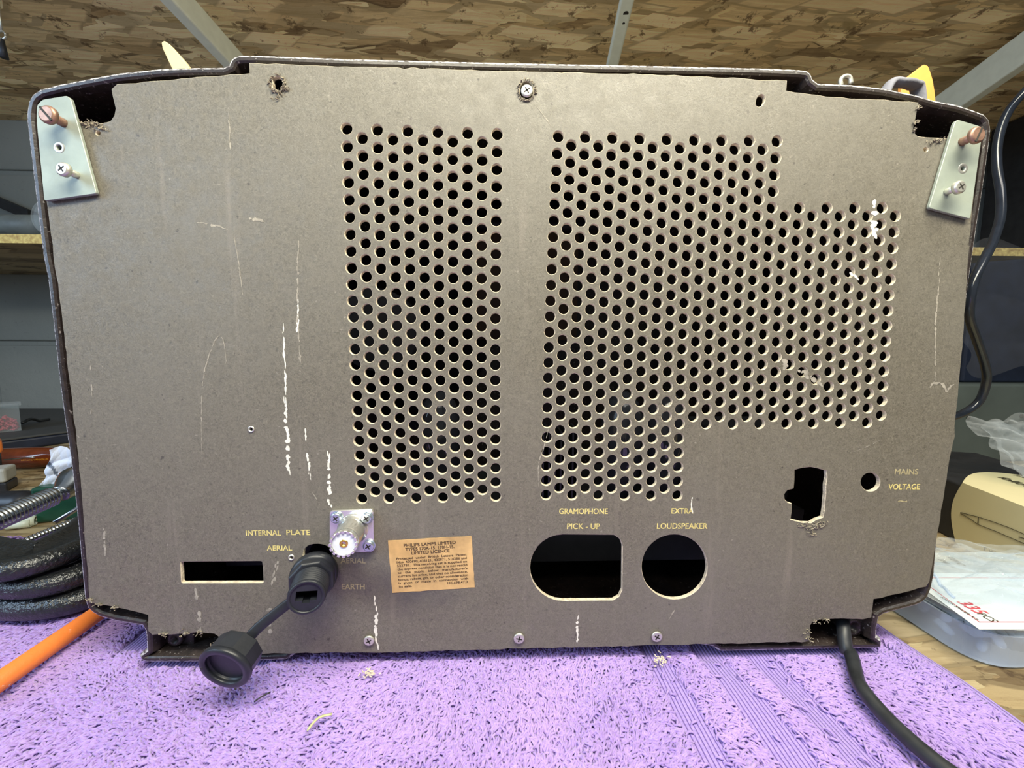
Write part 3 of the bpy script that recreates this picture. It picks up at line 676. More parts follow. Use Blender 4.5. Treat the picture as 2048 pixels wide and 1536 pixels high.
# corner brackets
def bracket(P, hole, thumb, thumb_base, sc, sc_base, slot_ang, lab):
    y0, y1 = -0.0046, -0.0030
    L = [round_poly([BP(x, y, y0) for x, y in P], 0.0012, 3)]; c = BP(*hole, y0); L.append(circ(c[0], c[1], 0.00115, 14))
    o = plate_obj('corner_bracket', L, y0, y1, [ALU], RADIO, bev=0.0002); tag(o, lab)
    mb = MB(); vs = []; n = 20
    for rr, yy in ((0.0026, -0.00002), (0.0024, -0.00014), (0.0013, -0.00014), (0.0012, 0.0)):
        for k in range(n): a = 2*PI*k/n; vs.append((c[0]+rr*math.cos(a), y0+yy, c[1]+rr*math.sin(a)))
    mb.add(vs, [(i*n+k, i*n+(k+1) % n, (i+1)*n+(k+1) % n, (i+1)*n+k) for i in range(3) for k in range(n)], 0, True)
    mb.build('hole_ring', ZINC, o)
    for (hd, bs, r, mat, sl, ang, nm, lb, ln) in ((thumb, thumb_base, 0.0041, COPPER, 'slot', slot_ang, 'slotted_screw', 'coppery slotted screw standing proud', 0.0048), (sc, sc_base, 0.0033, ZINC, 'cross', 0.6, 'cross_screw', None, 0.0042)):
        h = BP(*hd, y0-ln-0.002); b = (h[0]+(0.0004 if hd[0] < 1000 else -0.0004), h[1]-0.0003); t = ((h[0]-b[0])/(ln+0.002), (h[1]-b[1])/(ln+0.002))
        screw(o, nm, b, r, ln, mat, sl, tilt=t, ang=ang, label=lb, hh=0.0022, y0=y0)
bracket([(84,199),(133,191),(141,197),(193,387),(88,402),(73,246),(73,211)], (118.5,295), (91.5,227), (106,238), (122.5,337), (134,346), -0.85, 'left dull metal corner plate')
bracket([(1916,239),(1960,252),(1966,258),(1941,438),(1858,416),(1910,244)], (1926,337), (1958,268), (1943,277), (1922.5,373), (1916,378), 1.15, 'right dull metal corner plate')

# aerial socket (flange, three screws, threaded barrel)
fl = [(659,1026),(662,1022),(742,1018.5),(746,1022),(747,1100),(744,1104),(664,1106),(659,1102)]
y0, y1 = -0.0042, -0.0026
soc = bpy.data.objects.new('aerial_socket', None); COL.objects.link(soc); soc.parent = RADIO; tag(soc, 'shiny nickel round threaded aerial socket')
plate_obj('flange', [round_poly([BP(x, y, y0) for x, y in fl], 0.0008, 2)], y0, y1, [NICKEL], soc, bev=0.0002)
for (x, y) in ((672, 1036), (733, 1036), (737, 1092)): screw(soc, 'flange_screw', BP(x, y, y0-0.001), 0.0029, 0.0004, BRZINC, washer=0.0035, ang=random.random(), hh=0.0016, y0=y0)
a = Vector(Wy(706, 1058, y0)); b = Vector(Wy(687, 1088, -0.0205)); d = (b-a).normalized(); LN = (b-a).length
prof = [(0, 0.0080), (0.0012, 0.0080), (0.0014, 0.0066)]
t = 0.0014
while t < LN-0.0040:
    prof += [(t+0.0002, 0.0068), (t+0.00055, 0.0062)]; t += 0.0008
prof += [(LN-0.0038, 0.0062), (LN-0.0036, 0.0066), (LN-0.0004, 0.0066), (LN, 0.0064), (LN, 0.0057), (LN-0.0012, 0.0056), (LN-0.0012, 0.0001)]
MB().lathe(a, b, prof, 40, caps=False).build('threaded_barrel', NICKEL, soc)
mb = MB()
for k in range(16):
    an = 2*PI*k/16; u = d.orthogonal().normalized(); w = d.cross(u)
    c = b+(u*math.cos(an)+w*math.sin(an))*0.0062-d*0.0004; R = Matrix((u*math.cos(an)+w*math.sin(an), -u*math.sin(an)+w*math.cos(an), d)).transposed()
    mb.box(c, (0.0011, 0.0013, 0.0022), rot=R)
mb.build('serrated_rim', NICKEL, soc)
MB().lathe(b-d*0.0011, b, [(0, 0.0056), (0.0006, 0.0056), (0.0007, 0.0054), (0.0007, 0.0020)], 32, caps=False).build('insulator', PTFE, soc)
MB().lathe(b-d*0.0016, b, [(0.0013, 0.0021), (0.0016, 0.0019), (0.0016, 0.0011), (0.0002, 0.0009), (0.0002, 0.0001)], 20, caps=False).build('centre_contact', BRASS, soc)

ROLLP = math.radians(7)
# network coupler with its cap
nc = bpy.data.objects.new('network_socket', None); COL.objects.link(nc); nc.parent = RADIO; tag(nc, 'black waterproof network socket drooping from the slot')
a = Vector(Wy(638, 1122, 0.004)); b = Vector(Wy(612, 1196, -0.030)); d = (b-a).normalized(); LN = (b-a).length
up = Vector((0, 0, 1)); up = (up-d*up.dot(d)).normalized(); sd = d.cross(up).normalized()
MB().lathe(a-d*0.012, b, [(0, 0.0070), (0.028, 0.0070)], 28, up=up).build('body', BLACKP, nc)
mb = MB(); t0 = LN*0.40
mb.lathe(a, b, [(t0-0.0075, 0.0086), (t0-0.0065, 0.0092), (t0-0.004, 0.0092), (t0-0.0038, 0.0098), (t0-0.002, 0.0100), (t0-0.0018, 0.0114), (t0+0.0015, 0.0116), (t0+0.0028, 0.0108), (t0+0.0032, 0.0092)], 36, up=up)
mb.build('sealing_collar', BLACKP, nc)
mb = MB(); mb.lathe(a, b, [(t0+0.0030, 0.0106), (t0+0.0036, 0.0112), (t0+0.0075, 0.0112), (t0+0.0083, 0.0104)], 8, up=up, phase=PI/8, smooth=False); mb.build('hex_nut', BLACKP, nc, bevel=0.0005)
mb = MB(); prof = [(t0+0.008, 0.0078)]; t = t0+0.0082
while t < LN-0.0028: prof += [(t+0.0003, 0.0086), (t+0.0007, 0.0086), (t+0.0010, 0.0079), (t+0.0013, 0.0079)]; t += 0.0016
prof += [(LN-0.0018, 0.0083), (LN-0.0004, 0.0083), (LN, 0.0079), (LN, 0.0070), (LN-0.0008, 0.0069)]
mb.lathe(a, b, prof, 36, up=up, caps=False); mb.build('screw_thread', BLACKP, nc)
# face with the rectangular port
mb = MB(); fc = b-d*0.0006; PW, PH = 0.0046, 0.0029; ra = ROLLP; sdr = sd*math.cos(ra)+up*math.sin(ra); upr = up*math.cos(ra)-sd*math.sin(ra)
out = [fc+(sd*math.cos(2*PI*k/32)+up*math.sin(2*PI*k/32))*0.0070 for k in range(32)]
rect = []
for k in range(32):
    an = 2*PI*k/32; cor = math.atan2(PH, PW); hs = [cor, PI-cor, PI+cor, 2*PI-cor]; hit = [c_ for c_ in hs if abs(c_-an) < PI/32]; an = hit[0] if hit else an
    cx, cz = math.cos(an), math.sin(an); s = min(PW/max(abs(cx), 1e-6), PH/max(abs(cz), 1e-6)); rect.append(fc+sdr*cx*s+upr*(cz*s+0.0001))
back = [p-d*0.009 for p in rect]; vs = out+rect+back
mb.add(vs, [(k, (k+1) % 32, 32+(k+1) % 32, 32+k) for k in range(32)]+[(32+k, 32+(k+1) % 32, 64+(k+1) % 32, 64+k) for k in range(32)])
mb.add(back, [tuple(range(32))], 1)
for s in (-1, 1):
    R = Matrix((sdr, d, upr)).transposed(); mb.box(fc+sdr*s*0.0031-upr*0.0023-d*0.0026, (0.0030, 0.005, 0.0012), rot=R)
mb.build('socket_face', [BLACKP, DARKSLOT], nc)
# cap hanging on its strap
cc = Vector(Wy(446, 1340, -0.036)); cd = Vector((-0.12, -1, -0.24)).normalized()   # opening faces the camera
ca = cc-cd*0.0118
CZ = -0.0
R0 = 0.0118; ls = MB()
mb = MB(); mb.lathe(ca, cc, [(0, R0*0.84), (0.0010, R0*0.95), (0.0086, R0*0.97), (0.0092, R0*0.98)], 10, smooth=False, phase=0.2, up=(0, 0, 1))
mb.lathe(ca, cc, [(0.0090, R0*0.96), (0.0094, R0*1.04), (0.0112, R0*1.04), (0.0118, R0*1.00), (0.0118, R0*0.80), (0.0110, R0*0.76), (0.0104, R0*0.80), (0.0096, R0*0.80), (0.0091, R0*0.74), (0.0083, R0*0.74), (0.0078, R0*0.80), (0.0070, R0*0.80), (0.0065, R0*0.74), (0.0057, R0*0.74), (0.0052, R0*0.78), (0.0020, R0*0.78), (0.0020, 0.0001)], 48, caps=False, up=(0, 0, 1))
for k in range(6):
    an = 0.55+2*PI*k/6; u = Vector((0, 0, 1)); w = cd.cross(u).normalized(); q = cc+(u*math.cos(an)+w*math.sin(an))*R0*0.90
    mb.lathe(q-cd*0.0002, q+cd, [(0, 0.0006), (0.00025, 0.0006)], 8, mi=1)
cap = mb.build('dust_cap', [BLACKP, DARKSLOT], nc)
P = smooth_path([Wy(645, 1168, -0.013), Wy(596, 1196, -0.0170), Wy(576, 1208, -0.0180), Wy(545, 1232, -0.021), Wy(510, 1262, -0.024), Wy(478, 1302, -0.028)], 6)
MB().tube(P, [0.0048]*3+[0.0042]*6+[0.0026]*(len(P)-9), 12, flat=0.35, up=(0, -1, 0)).build('cap_strap', BLACKP, nc)

# mains lead
P = smooth_path([Wy(1688, 1230, 0.03), Wy(1686, 1244, 0.006), Wy(1691, 1292, -0.004), Wy(1701, 1330, -0.008), Wz(1722, 1374, 0.0052), Wz(1768, 1430, 0.0045), Wz(1822, 1482, 0.0045), Wz(1880, 1530, 0.0045), Wz(1960, 1590, 0.0045), Wz(2080, 1700, 0.0045), Wz(2200, 1900, 0.0045)], 8)
P = [np.array((p[0], p[1], max(p[2], 0.0038))) for p in P]
MB().tube(P, 0.0034, 16).build('mains_lead', CABLE, RADIO)['label'] = 'thick black mains lead'
# corner bosses inside the feet
def boss(c, r, y0, nm):
    p = Wy(c[0], c[1], y0); a = Vector(p); mb = MB()
    mb.lathe(a+Vector((0, 0.03, 0)), a, [(0, r), (0.0292, r), (0.030, r*0.9), (0.030, r*0.45), (0.024, r*0.35), (0.024, 0.0001)], 28, caps=False)
    return mb
boss((348, 1279), 0.0045, 0.006, 'b').build('mounting_boss', BAKE, cab); boss((1709, 1256), 0.0062, 0.006, 'b').build('mounting_boss', BAKE, cab)
p0 = Wy(306, 1300, 0.008); p1 = Wy(385, 1262, 0.008)
MB().box(((p0[0]+p1[0])/2, 0.010, (p0[2]+p1[2])/2), (p1[0]-p0[0], 0.003, p1[2]-p0[2])).build('corner_lug', BAKE, cab, bevel=0.001)
# chassis and parts seen dimly through the openings
ch = MB().box((0.09, 0.105, 0.062), (0.40, 0.11, 0.004)).box((0.09, 0.052, 0.045), (0.40, 0.003, 0.034)).box((0.09, 0.158, 0.045), (0.40, 0.003, 0.034)).build('chassis', CHASSIS, RADIO)
mb = MB()
for k in range(9): mb.box((0.098+k*0.0042, 0.075, 0.092), (0.0012, 0.032, 0.052))
mb.build('tuning_capacitor', CHASSIS, ch)
MB().box((0.26, 0.09, 0.092), (0.06, 0.05, 0.055)).box((0.26, 0.09, 0.092), (0.04, 0.062, 0.035)).build('transformer', CHASSIS, ch, bevel=0.002)
GL = simple('valve_glass', (0.05, 0.055, 0.07), 0.08, spec=0.9)
for x in (0.03, 0.17, 0.205):
    MB().lathe((x, 0.085, 0.064), (x, 0.085, 0.2), [(0, 0.013), (0.014, 0.013), (0.016, 0.015), (0.060, 0.016), (0.072, 0.012), (0.08, 0.004)], 20).build('valve', GL, ch)
MB().lathe((-0.02, 0.185, 0.19), (-0.02, 0.06, 0.19), [(0, 0.085), (0.004, 0.085), (0.045, 0.03), (0.05, 0.032), (0.085, 0.032)], 32).build('loudspeaker', simple('speaker_frame', (0.03, 0.03, 0.035), 0.5), RADIO)
MB().box((0.10, 0.17, 0.235), (0.10, 0.004, 0.10)).build('dial_backing', BROWNIN, RADIO)
MB().tube([(0.0, 0.15, 0.286), (0.20, 0.15, 0.286)], 0.004, 10).build('dial_lamp_rail', CHASSIS, RADIO)

# ------------------------------------------------------------------ things on the radio
def on_top(px): return float(BP(px, 0, 0)[0])
# pointed wooden stick
yb = 0.040; zt = 0.3045
tip = Vector(Wy(331, 88, yb)); bot = Vector(Wy(372, 150, yb)); dd = (bot-tip).normalized(); s = (bot-tip).length
bot = tip+dd*((tip.z-zt-0.002)/-dd.z)
vs = []; side = Vector((dd.z, 0, -dd.x))
LL = (bot-tip).length
for t, wd in ((0, 0.0010), (0.003, 0.0024), (0.014, 0.0042), (LL, 0.0056)):
    for sx, sy in ((-1, -1), (1, -1), (1, 1), (-1, 1)): vs.append(tip+dd*t+side*sx*wd+Vector((0, sy*0.002, 0)))
fs = [(0, 1, 2, 3), (15, 14, 13, 12)]+[(i*4+k, i*4+4+k, i*4+4+(k+1) % 4, i*4+(k+1) % 4) for i in range(3) for k in range(4)]
o = MB().add(vs, fs).build('wooden_stick', WOOD, bevel=0.0006); tag(o, 'pale pointed wooden stick poking up behind the left top of the radio', 'stick')
# orange leather-like flap
def flap(pts, y, th, name, mat, label, cat, jy=0.0):
    P = round_poly([BP(x, yy, y) for x, yy in pts], 0.003, 4); me = plate_obj(name, [P], y-th/2, y+th/2, [mat], None, bev=th*0.2); tag(me, label, cat); return me
zb = [Wy(1868, 0, 0.034)[0]]
def px_of(P):
    d = np.array(P)-CP; z = d@FW; return 1024+FPX*(d@RI)/z, 768-FPX*(d@UP)/z
yo = 0.034; xo2 = Wy(1830, 200, yo)[0]; pb = px_of((xo2, yo, 0.2995))
flap([(1800,165),(1844,131),(1852,134),(1861,160),(1866,190),(1872,pb[1]+1),(1790,pb[1]-6)], yo, 0.003, 'leather_flap', TANCARD, 'orange pointed flap standing behind the right top edge of the radio', 'flap')
yo = 0.022; pb = px_of((Wy(1800, 200, yo)[0], yo, 0.3005))
P = smooth_path([Wy(1745, pb[1]-4, yo), Wy(1775, 174, yo), Wy(1803, 166, yo), Wy(1826, 170, yo+0.002), Wy(1836, 183, yo+0.004), Wy(1842, pb[1]+6, yo+0.004)], 6)
o = MB().tube(P, [0.0008]+[0.0035]*(len(P)-1), 14, flat=0.6, up=(0, 0, 1)).build('felt_strip', FELT); tag(o, 'grey felt strip curled in front of the orange flap on the radio top', 'felt')
yo = 0.006; z0 = 0.311
P = smooth_path([Wy(1682, 172, yo), Wy(1681, 160, yo), Wy(1689, 153, yo), Wy(1699, 155, yo), Wy(1702, 168, yo)], 5)
o = MB().tube(P, 0.0011, 10).build('metal_clip', ZINC); tag(o, 'small bright metal clip on the right top edge of the radio', 'clip')

# ------------------------------------------------------------------ left side of the bench
# orange rod
a = Vector(Wz(196, 1226, 0.0066)); b = Vector(Wz(-60, 1404, 0.0066)); d = (b-a).normalized(); a2 = a-d*0.03
o = MB().lathe(a2, b, [(0, 0.0045), (0.001, 0.0051), ((b-a2).length-0.001, 0.0051), ((b-a2).length, 0.0045)], 20).build('orange_rod', ORANGE_ROD); o.name = 'rod'
tag(o, 'orange painted round rod lying on the towel, left front', 'rod')
mb = MB()
# clamps: swept cast frames with rims
def sweep(P, prof, mb, mi=0):
    P = [Vector(p) for p in P]; n = len(prof); vs = []; fs = []
    for i, p in enumerate(P):
        d = (P[min(i+1, len(P)-1)]-P[max(i-1, 0)]).normalized(); w = d.cross(Vector((0, 0, 1))).normalized(); u = w.cross(d)
        for (s, h) in prof: vs.append(p+w*s+u*h)
    for i in range(len(P)-1):
        for k in range(n): fs.append((i*n+k, i*n+(k+1) % n, (i+1)*n+(k+1) % n, (i+1)*n+k))
    fs.append(tuple(range(n))[::-1]); fs.append(tuple((len(P)-1)*n+k for k in range(n)))
    mb.add(vs, fs, mi, True)
def dumbbell(W, R, web):
    out = []
    for k in range(9): a = -PI*0.78+2*PI*0.78*k/8; out.append((W/2-R+R*math.cos(a), R*math.sin(a)))
    for k in range(9): a = PI-PI*0.78+2*PI*0.78*k/8; out.append((-W/2+R+R*math.cos(a), R*math.sin(a)))
    return out
def thread(a, b, r, pitch, name, parent, mat=CHROME, depth=0.12):
    a, b = Vector(a), Vector(b); L = (b-a).length; prof = [(0, r*0.8)]; t = 0.0
    while t < L-pitch: prof += [(t+pitch*0.15, r), (t+pitch*0.5, r), (t+pitch*0.7, r*(1-depth)), (t+pitch*0.95, r*(1-depth))]; t += pitch
    prof.append((L, r*0.8)); return MB().lathe(a, b, prof, 24).build(name, mat, parent)
def clampz(pts, z, off, W, R):
    return smooth_path([Wz(x, y, z)+np.array([0, off, 0]) for x, y in pts], 7)
specs = [([(-260,1090),(-200,1160),(-110,1208),(0,1224),(80,1222),(150,1206),(206,1178),(240,1140)], 0.0085, 0.008, 0.022, 0.0078, 'black cast clamp at the bottom of the stack beside the radio'),
         ([(-260,1060),(-190,1120),(-100,1166),(0,1184),(80,1178),(150,1152),(200,1122),(236,1080)], 0.0235, 0.010, 0.024, 0.0072, 'black cast clamp in the middle of the stack beside the radio'),
         ([(-250,1040),(-170,1090),(-90,1122),(0,1132),(60,1122),(120,1096),(175,1062),(225,1016)], 0.0385, 0.006, 0.038, 0.0066, 'topmost black cast clamp with bright steel screw, left of the radio')]
CL = []
for i, (pts, z, off, W, R, lb) in enumerate(specs):
    rt = root('g_clamp', Wz(40, 1180, 0), lb, 'clamp', 'black clamps stacked left of the radio'); mb = MB()
    Pc = clampz(pts, z, off, W, R); sweep(Pc, dumbbell(W, R, 0), mb); mb.build('frame', CLAMPB, rt, sub=0); CL.append((rt, Pc))
rt = CL[2][0]
a = Vector(Wy(-70, 1066, 0.085)); b = Vector(Wy(110, 991, 0.150)); thread(a, b, 0.0088, 0.0030, 'screw', rt)
e = Vector(Wy(124, 985, 0.156)); MB().lathe(b, e, [(-0.001, 0.0045), ((e-b).length+0.001, 0.0045)], 18).build('screw_neck', CHROME, rt)
f2 = Vector(Wy(147, 968, 0.168)); dd = (f2-e).normalized()
MB().lathe(e-dd*0.003, f2, [(0, 0.0050), (0, 0.0072), (0.002, 0.0078), (0.006, 0.0085), (0.012, 0.0120), (0.020, 0.0150), (0.024, 0.0150)], 28).build('swivel_pad', CHROME, rt)
rt = CL[1][0]
thread(Wy(20, 1096, 0.100), Wy(190, 1026, 0.150), 0.0034, 0.0022, 'screw', rt, CHROME)
MB().lathe(Wy(108, 1046, 0.170), Wy(160, 1014, 0.19), [(0, 0.0022), (0.06, 0.0022)], 10).build('tommy_bar', CHROME, rt)
# natural nylon connectors
grp = 'translucent nylon sleeves lying left of the radio'
for i, (p, q, r, lb) in enumerate([((12, 1053), (62, 1046), 0.0042, 'translucent white plastic sleeve nearest the towel edge, under the steel screw'), ((34, 1047), (72, 1041), 0.0050, 'middle translucent white plastic sleeve with open end'), ((60, 1038), (90, 1033), 0.0055, 'rightmost translucent white plastic sleeve beside the green case')]):
    a = Vector(Wz(p[0], p[1], r+BENCHZ)); b = Vector(Wz(q[0], q[1], r+BENCHZ)); L = (b-a).length
    o = MB().lathe(a, b, [(0, r*0.7), (0.001, r*0.8), (L*0.5, r*0.9), (L*0.55, r), (L, r), (L, r*0.7), (L-0.008, r*0.65), (L-0.008, 0.0001)], 20, caps=False).build('plastic_sleeve', NATURAL); tag(o, lb, 'plastic sleeve', grp)
# green case
def slab(name, corners_px, z0, z1, mats, label, cat, bevel=0.003, grp=None, depth=None, side=(0, 1)):
    P = [Wz(x, y, z0) for x, y in corners_px]
    return P
g0, g1 = Wz(66, 1050, BENCHZ), Wz(190, 1036, BENCHZ); zt = float(CP[2]-(CP[2])*0)  # placeholder for clarity
def box_between(name, a, b, depth, h, mats, parent=None, bevel=0.002, z0=BENCHZ, mi=0):
    a = Vector((a[0], a[1], 0)); b = Vector((b[0], b[1], 0)); u = (b-a).normalized(); n = Vector((-u.y, u.x, 0))
    vs = [a, b, b+n*depth, a+n*depth]; vs = [Vector((v.x, v.y, z0)) for v in vs]+[Vector((v.x, v.y, z0+h)) for v in vs]
    return MB().add(vs, [(3,2,1,0),(4,5,6,7),(0,1,5,4),(1,2,6,5),(2,3,7,6),(3,0,4,7)]).build(name, mats, parent, bevel=bevel, seg=3)
gc = root('parts_case', (g0[0], g0[1], 0), 'dark green plastic parts case with glossy lid, behind the steel clamp screw', 'case')
box_between('case_body', g0, g1, 0.085, 0.030, GREEN, gc, 0.004); box_between('case_lid', g0, g1, 0.085, 0.008, GREEN, gc, 0.0025, z0=BENCHZ+0.0305)
# black nozzle and dark tray far left
a = Vector(Wz(20, 1008, 0.010)); b = Vector(Wz(66, 1006, 0.012))
o = MB().lathe(a-Vector((0.10, 0, 0)), b, [(0, 0.012), (0.01, 0.013), ((b-a).length+0.09, 0.013), ((b-a).length+0.10, 0.009)], 20).build('hand_tool', BLACKP)
tag(o, 'black rounded hand tool lying left of the green case', 'tool')
a, b = Wz(-150, 1016, BENCHZ), Wz(-14, 1002, BENCHZ)
gb = root('storage_tub', (a[0], a[1], 0), 'pale grey plastic tub behind the black hand tool, left edge of bench', 'tub')
box_between('tub_body', a+np.array([0, .03, 0]), b+np.array([-.02, .03, 0]), 0.03, 0.012, BLACKP, gb, 0.002); box_between('tub_lid', a+np.array([0, .03, 0]), b+np.array([-.02, .03, 0]), 0.03, 0.018, PALEGREY, gb, 0.003, z0=BENCHZ+0.0122)
# crumpled printed tissue
def crumple(cx, cy, cz, ux, uy, W, H, amp, seed, fold=3.0, n=46, th=0.0):
    r = np.random.default_rng(seed); ph = r.uniform(0, 6.28, (9, 2)); fr = r.uniform(1.0, 5.0, (9, 2))*np.sign(r.normal(size=(9, 2)))
    s = np.linspace(-.5, .5, n); S, T = np.meshgrid(s, s); D = np.zeros_like(S)
    for k in range(9): D += np.abs(np.sin(S*fr[k, 0]*fold+T*fr[k, 1]*fold+ph[k, 0]))*(1/(1+k*0.4))
    D = (D-D.mean())*amp; edge = 1+0.10*np.sin(S*13+ph[0, 0])+0.08*np.sin(T*11+ph[1, 1])
    ux, uy = np.array(ux, float), np.array(uy, float); nn = np.cross(ux, uy); nn /= np.linalg.norm(nn)
    P = np.array([cx, cy, cz])+(S*W*edge)[..., None]*ux+(T*H*edge)[..., None]*uy+D[..., None]*nn
    I = np.arange(n*n).reshape(n, n); F = np.stack([I[:-1, :-1], I[:-1, 1:], I[1:, 1:], I[1:, :-1]], -1).reshape(-1, 4)
    return P.reshape(-1, 3), F.tolist()
tp = Wy(120, 938, 0.215); v, f = crumple(tp[0]+0.010, tp[1], tp[2], (1, 0.25, -0.12), (0.25, 0.15, 1), 0.042, 0.040, 0.0028, 5, 2.0)
tz = BENCHZ+0.036
mb = MB().add(v, f, 0, False)
for k in range(len(mb.f)):
    c = np.mean([mb.v[i] for i in mb.f[k]], 0); q = px_of(c)
    if abs((q[0]-100)*0.75-(q[1]-930)*0.55) < 3.2 and 915 < q[1] < 960: mb.m[k] = 1
o = mb.build('tissue', [TISSUE, PRINTGREY]); s = o.modifiers.new('s', 'SOLIDIFY'); s.thickness = 0.0004
zmin = min(p[1] for p in [(0, q[2]) for q in mb.v]); o.location.z = 0
tag(o, 'crumpled white printed tissue resting on the green case', 'tissue')
# amber handle with lettering + orange tool
a = Vector(Wz(-70, 920, BENCHZ+0.0150)); b = Vector(Wz(150, 913, BENCHZ+0.0150)); am = root('screwdriver', a, 'amber brown screwdriver handle with gold lettering, left behind the green case', 'screwdriver')
L = (b-a).length; MB().lathe(a, b, [(0, 0.006), (0.004, 0.013), (0.015, 0.0155), (L-0.05, 0.0165), (L-0.01, 0.013), (L, 0.008)], 24).build('handle', AMBER, am)
dd = (b-a).normalized(); q = Vector(Wy(42, 922, a.y-0.0168)); mb = MB(); add_text(mb, 'CHROME VANADIUM', q, dd, (0, 0.1, 1), 0.034, 0.0026, (0, -1, 0.1), 0, 0.0001); mb.build('gold_print', GOLDP, am)
q = Vector(Wy(8, 919.5, a.y-0.018)); q2 = Vector(Wy(68, 914.5, a.y-0.018)); MB().lathe(q, q2, [(0, 0.0009), ((q2-q).length, 0.0009)], 10).build('steel_edge', CHROME, am)
p = Wy(-4, 894, 0.33); ot = root('electric_tool', (p[0], p[1], 0), 'orange and black power tool end at the far left edge of the bench', 'power tool')
rd_ = Vector((p[0]-CP[0], p[1]-CP[1], 0)).normalized(); lf = Vector((-rd_.y, rd_.x, 0)); RT = Matrix((lf, rd_, Vector((0, 0, 1)))).transposed(); pe = Vector(Wy(8, 894, 0.33)); pc = pe+lf*0.036+rd_*0.02
MB().box((pc.x, pc.y, p[2]), (0.070, 0.040, 0.020), rot=RT).build('orange_housing', ORANGE, ot, bevel=0.006, seg=4)
MB().box((pc.x, pc.y, (p[2]-0.0105+BENCHZ)/2), (0.066, 0.036, p[2]-0.0105-BENCHZ), rot=RT).build('black_housing', BLACKP, ot, bevel=0.003, seg=3)
# dark case + clear box with pink plugs
ca0 = Wz(-200, 934, BENCHZ); ca1 = Wz(170, 882, BENCHZ)
_m = Wz(3, 906, BENCHZ); zt = Wy(3, 879, _m[1])[2]
dk = root('equipment_case', (ca0[0], ca0[1], 0), 'low dark navy case with grey top against the wall, left of the radio', 'case')
cdp = WALLY-0.012-max(ca0[1], ca1[1])-0.02
def toward_wall(name, z0, z1, mat, bev):
    P = [(ca0[0], ca0[1]), (ca1[0], ca1[1]), (-1.04, WALLY-0.012), (-1.75, WALLY-0.012)]
    return MB().add([(x, y, z) for z in (z0, z1) for x, y in P], [(3,2,1,0),(4,5,6,7),(0,1,5,4),(1,2,6,5),(2,3,7,6),(3,0,4,7)]).build(name, mat, dk, bevel=bev, seg=3)
toward_wall('case_body', BENCHZ, zt-0.004, NAVY, 0.004); toward_wall('case_top', zt-0.0039, zt, GREYTOP, 0.0012)
q = Wz(43, 861, zt+0.0005); w0 = 0.052; hbox = Wy(43, 806, q[1])[2]-zt
bx = root('organiser_box', q, 'small clear plastic box of pink plugs standing on the dark navy case', 'box')
rd_ = Vector((q[0]-CP[0], q[1]-CP[1], 0)).normalized(); lf = Vector((-rd_.y, rd_.x, 0)); RT = Matrix((lf, rd_, Vector((0, 0, 1)))).transposed(); Q0 = Vector((q[0], q[1], 0))
def lb_(mb, l0, l1, d0, d1, z0, z1): c = Q0+lf*(l0+l1)/2+rd_*(d0+d1)/2; mb.box((c.x, c.y, (z0+z1)/2), (l1-l0, d1-d0, z1-z0), rot=RT)
def open_box(mb, l0, l1, d0, d1, z0, z1, t=0.0012):
    lb_(mb, l0, l1, d0, d1, z0, z0+t); lb_(mb, l0, l1, d0, d0+t, z0, z1); lb_(mb, l0, l1, d1-t, d1, z0, z1); lb_(mb, l0, l0+t, d0, d1, z0, z1); lb_(mb, l1-t, l1, d0, d1, z0, z1); return mb
mb = MB(); open_box(mb, 0, 0.032, 0, 0.04, zt+0.0003, zt+hbox-0.004); open_box(mb, 0.034, 0.075, -0.012, 0.04, zt+0.0003, zt+hbox-0.006); mb.build('compartments', CLEARBOX, bx)
mb = MB(); lb_(mb, -0.003, 0.080, -0.013, 0.042, zt+hbox-0.004, zt+hbox); mb.build('box_lid', CLEARBOX, bx, bevel=0.001)
mb = MB()
for k in range(300):
    ll = 0.004+random.random()*0.024 if k % 2 else 0.038+random.random()*0.032
    hx = 1-abs(ll-0.018)/0.03 if k % 2 else 1
    c = Q0+lf*ll+rd_*(0.004+random.random()*0.03)+Vector((0, 0, zt+0.003+random.random()*0.026*max(0.3, hx)))
    dv = Vector((random.gauss(0, 1), random.gauss(0, 1), random.gauss(0, 1))).normalized(); mb.lathe(c-dv*0.0022, c+dv*0.0022, [(0, 0.0017), (0.0044, 0.0012)], 6)
o = mb.build('pink_plugs', PINK, bx); tag(o, 'heap of small pink plugs', kind='stuff')
P = smooth_path([Wy(44, 846, 0.60), Wy(62, 838, 0.62), Wy(80, 843, 0.64), Wy(100, 858, 0.66)], 6)
for p in P: p[2] = max(p[2], zt+0.0035)
o = MB().tube(P, 0.0028, 10).build('cable', CABLE); tag(o, 'short black cable arching over the dark navy case by the wall', 'cable')
# shelf things, left
ztop = ZL+TH
a = Vector(Wy(-80, 443, YL+0.035)); b = Vector(Wy(120, 446, YL+0.035)); rr = 0.022
a.z = b.z = ztop+rr; o = MB().lathe(a, b, [(0, rr), ((b-a).length, rr)], 28).build('conduit', TUBEGREY); o.name = 'grey_tube'; tag(o, 'scuffed grey tube lying on the lower shelf, left of the radio', 'tube')
c = Vector(Wy(96, 425, YL+0.005)); rd = 0.0315; c.z = ztop+rd+0.0002
o = MB().lathe(c, c+Vector((0, 1, 0)), [(0, rd*0.97), (0.0005, rd), (0.0035, rd), (0.004, rd*0.97)], 48).build('plastic_disc', mat_clear('thin_clear_disc', (0.9, 0.94, 0.96), 0.02, 0.1)); tag(o, 'clear round plastic lid standing on the lower shelf in front of the grey tube', 'lid')
p0 = Vector(Wy(-130, 352, WALLY-0.05)); p1 = Vector(Wy(56, 430, WALLY-0.05)); mb = MB()
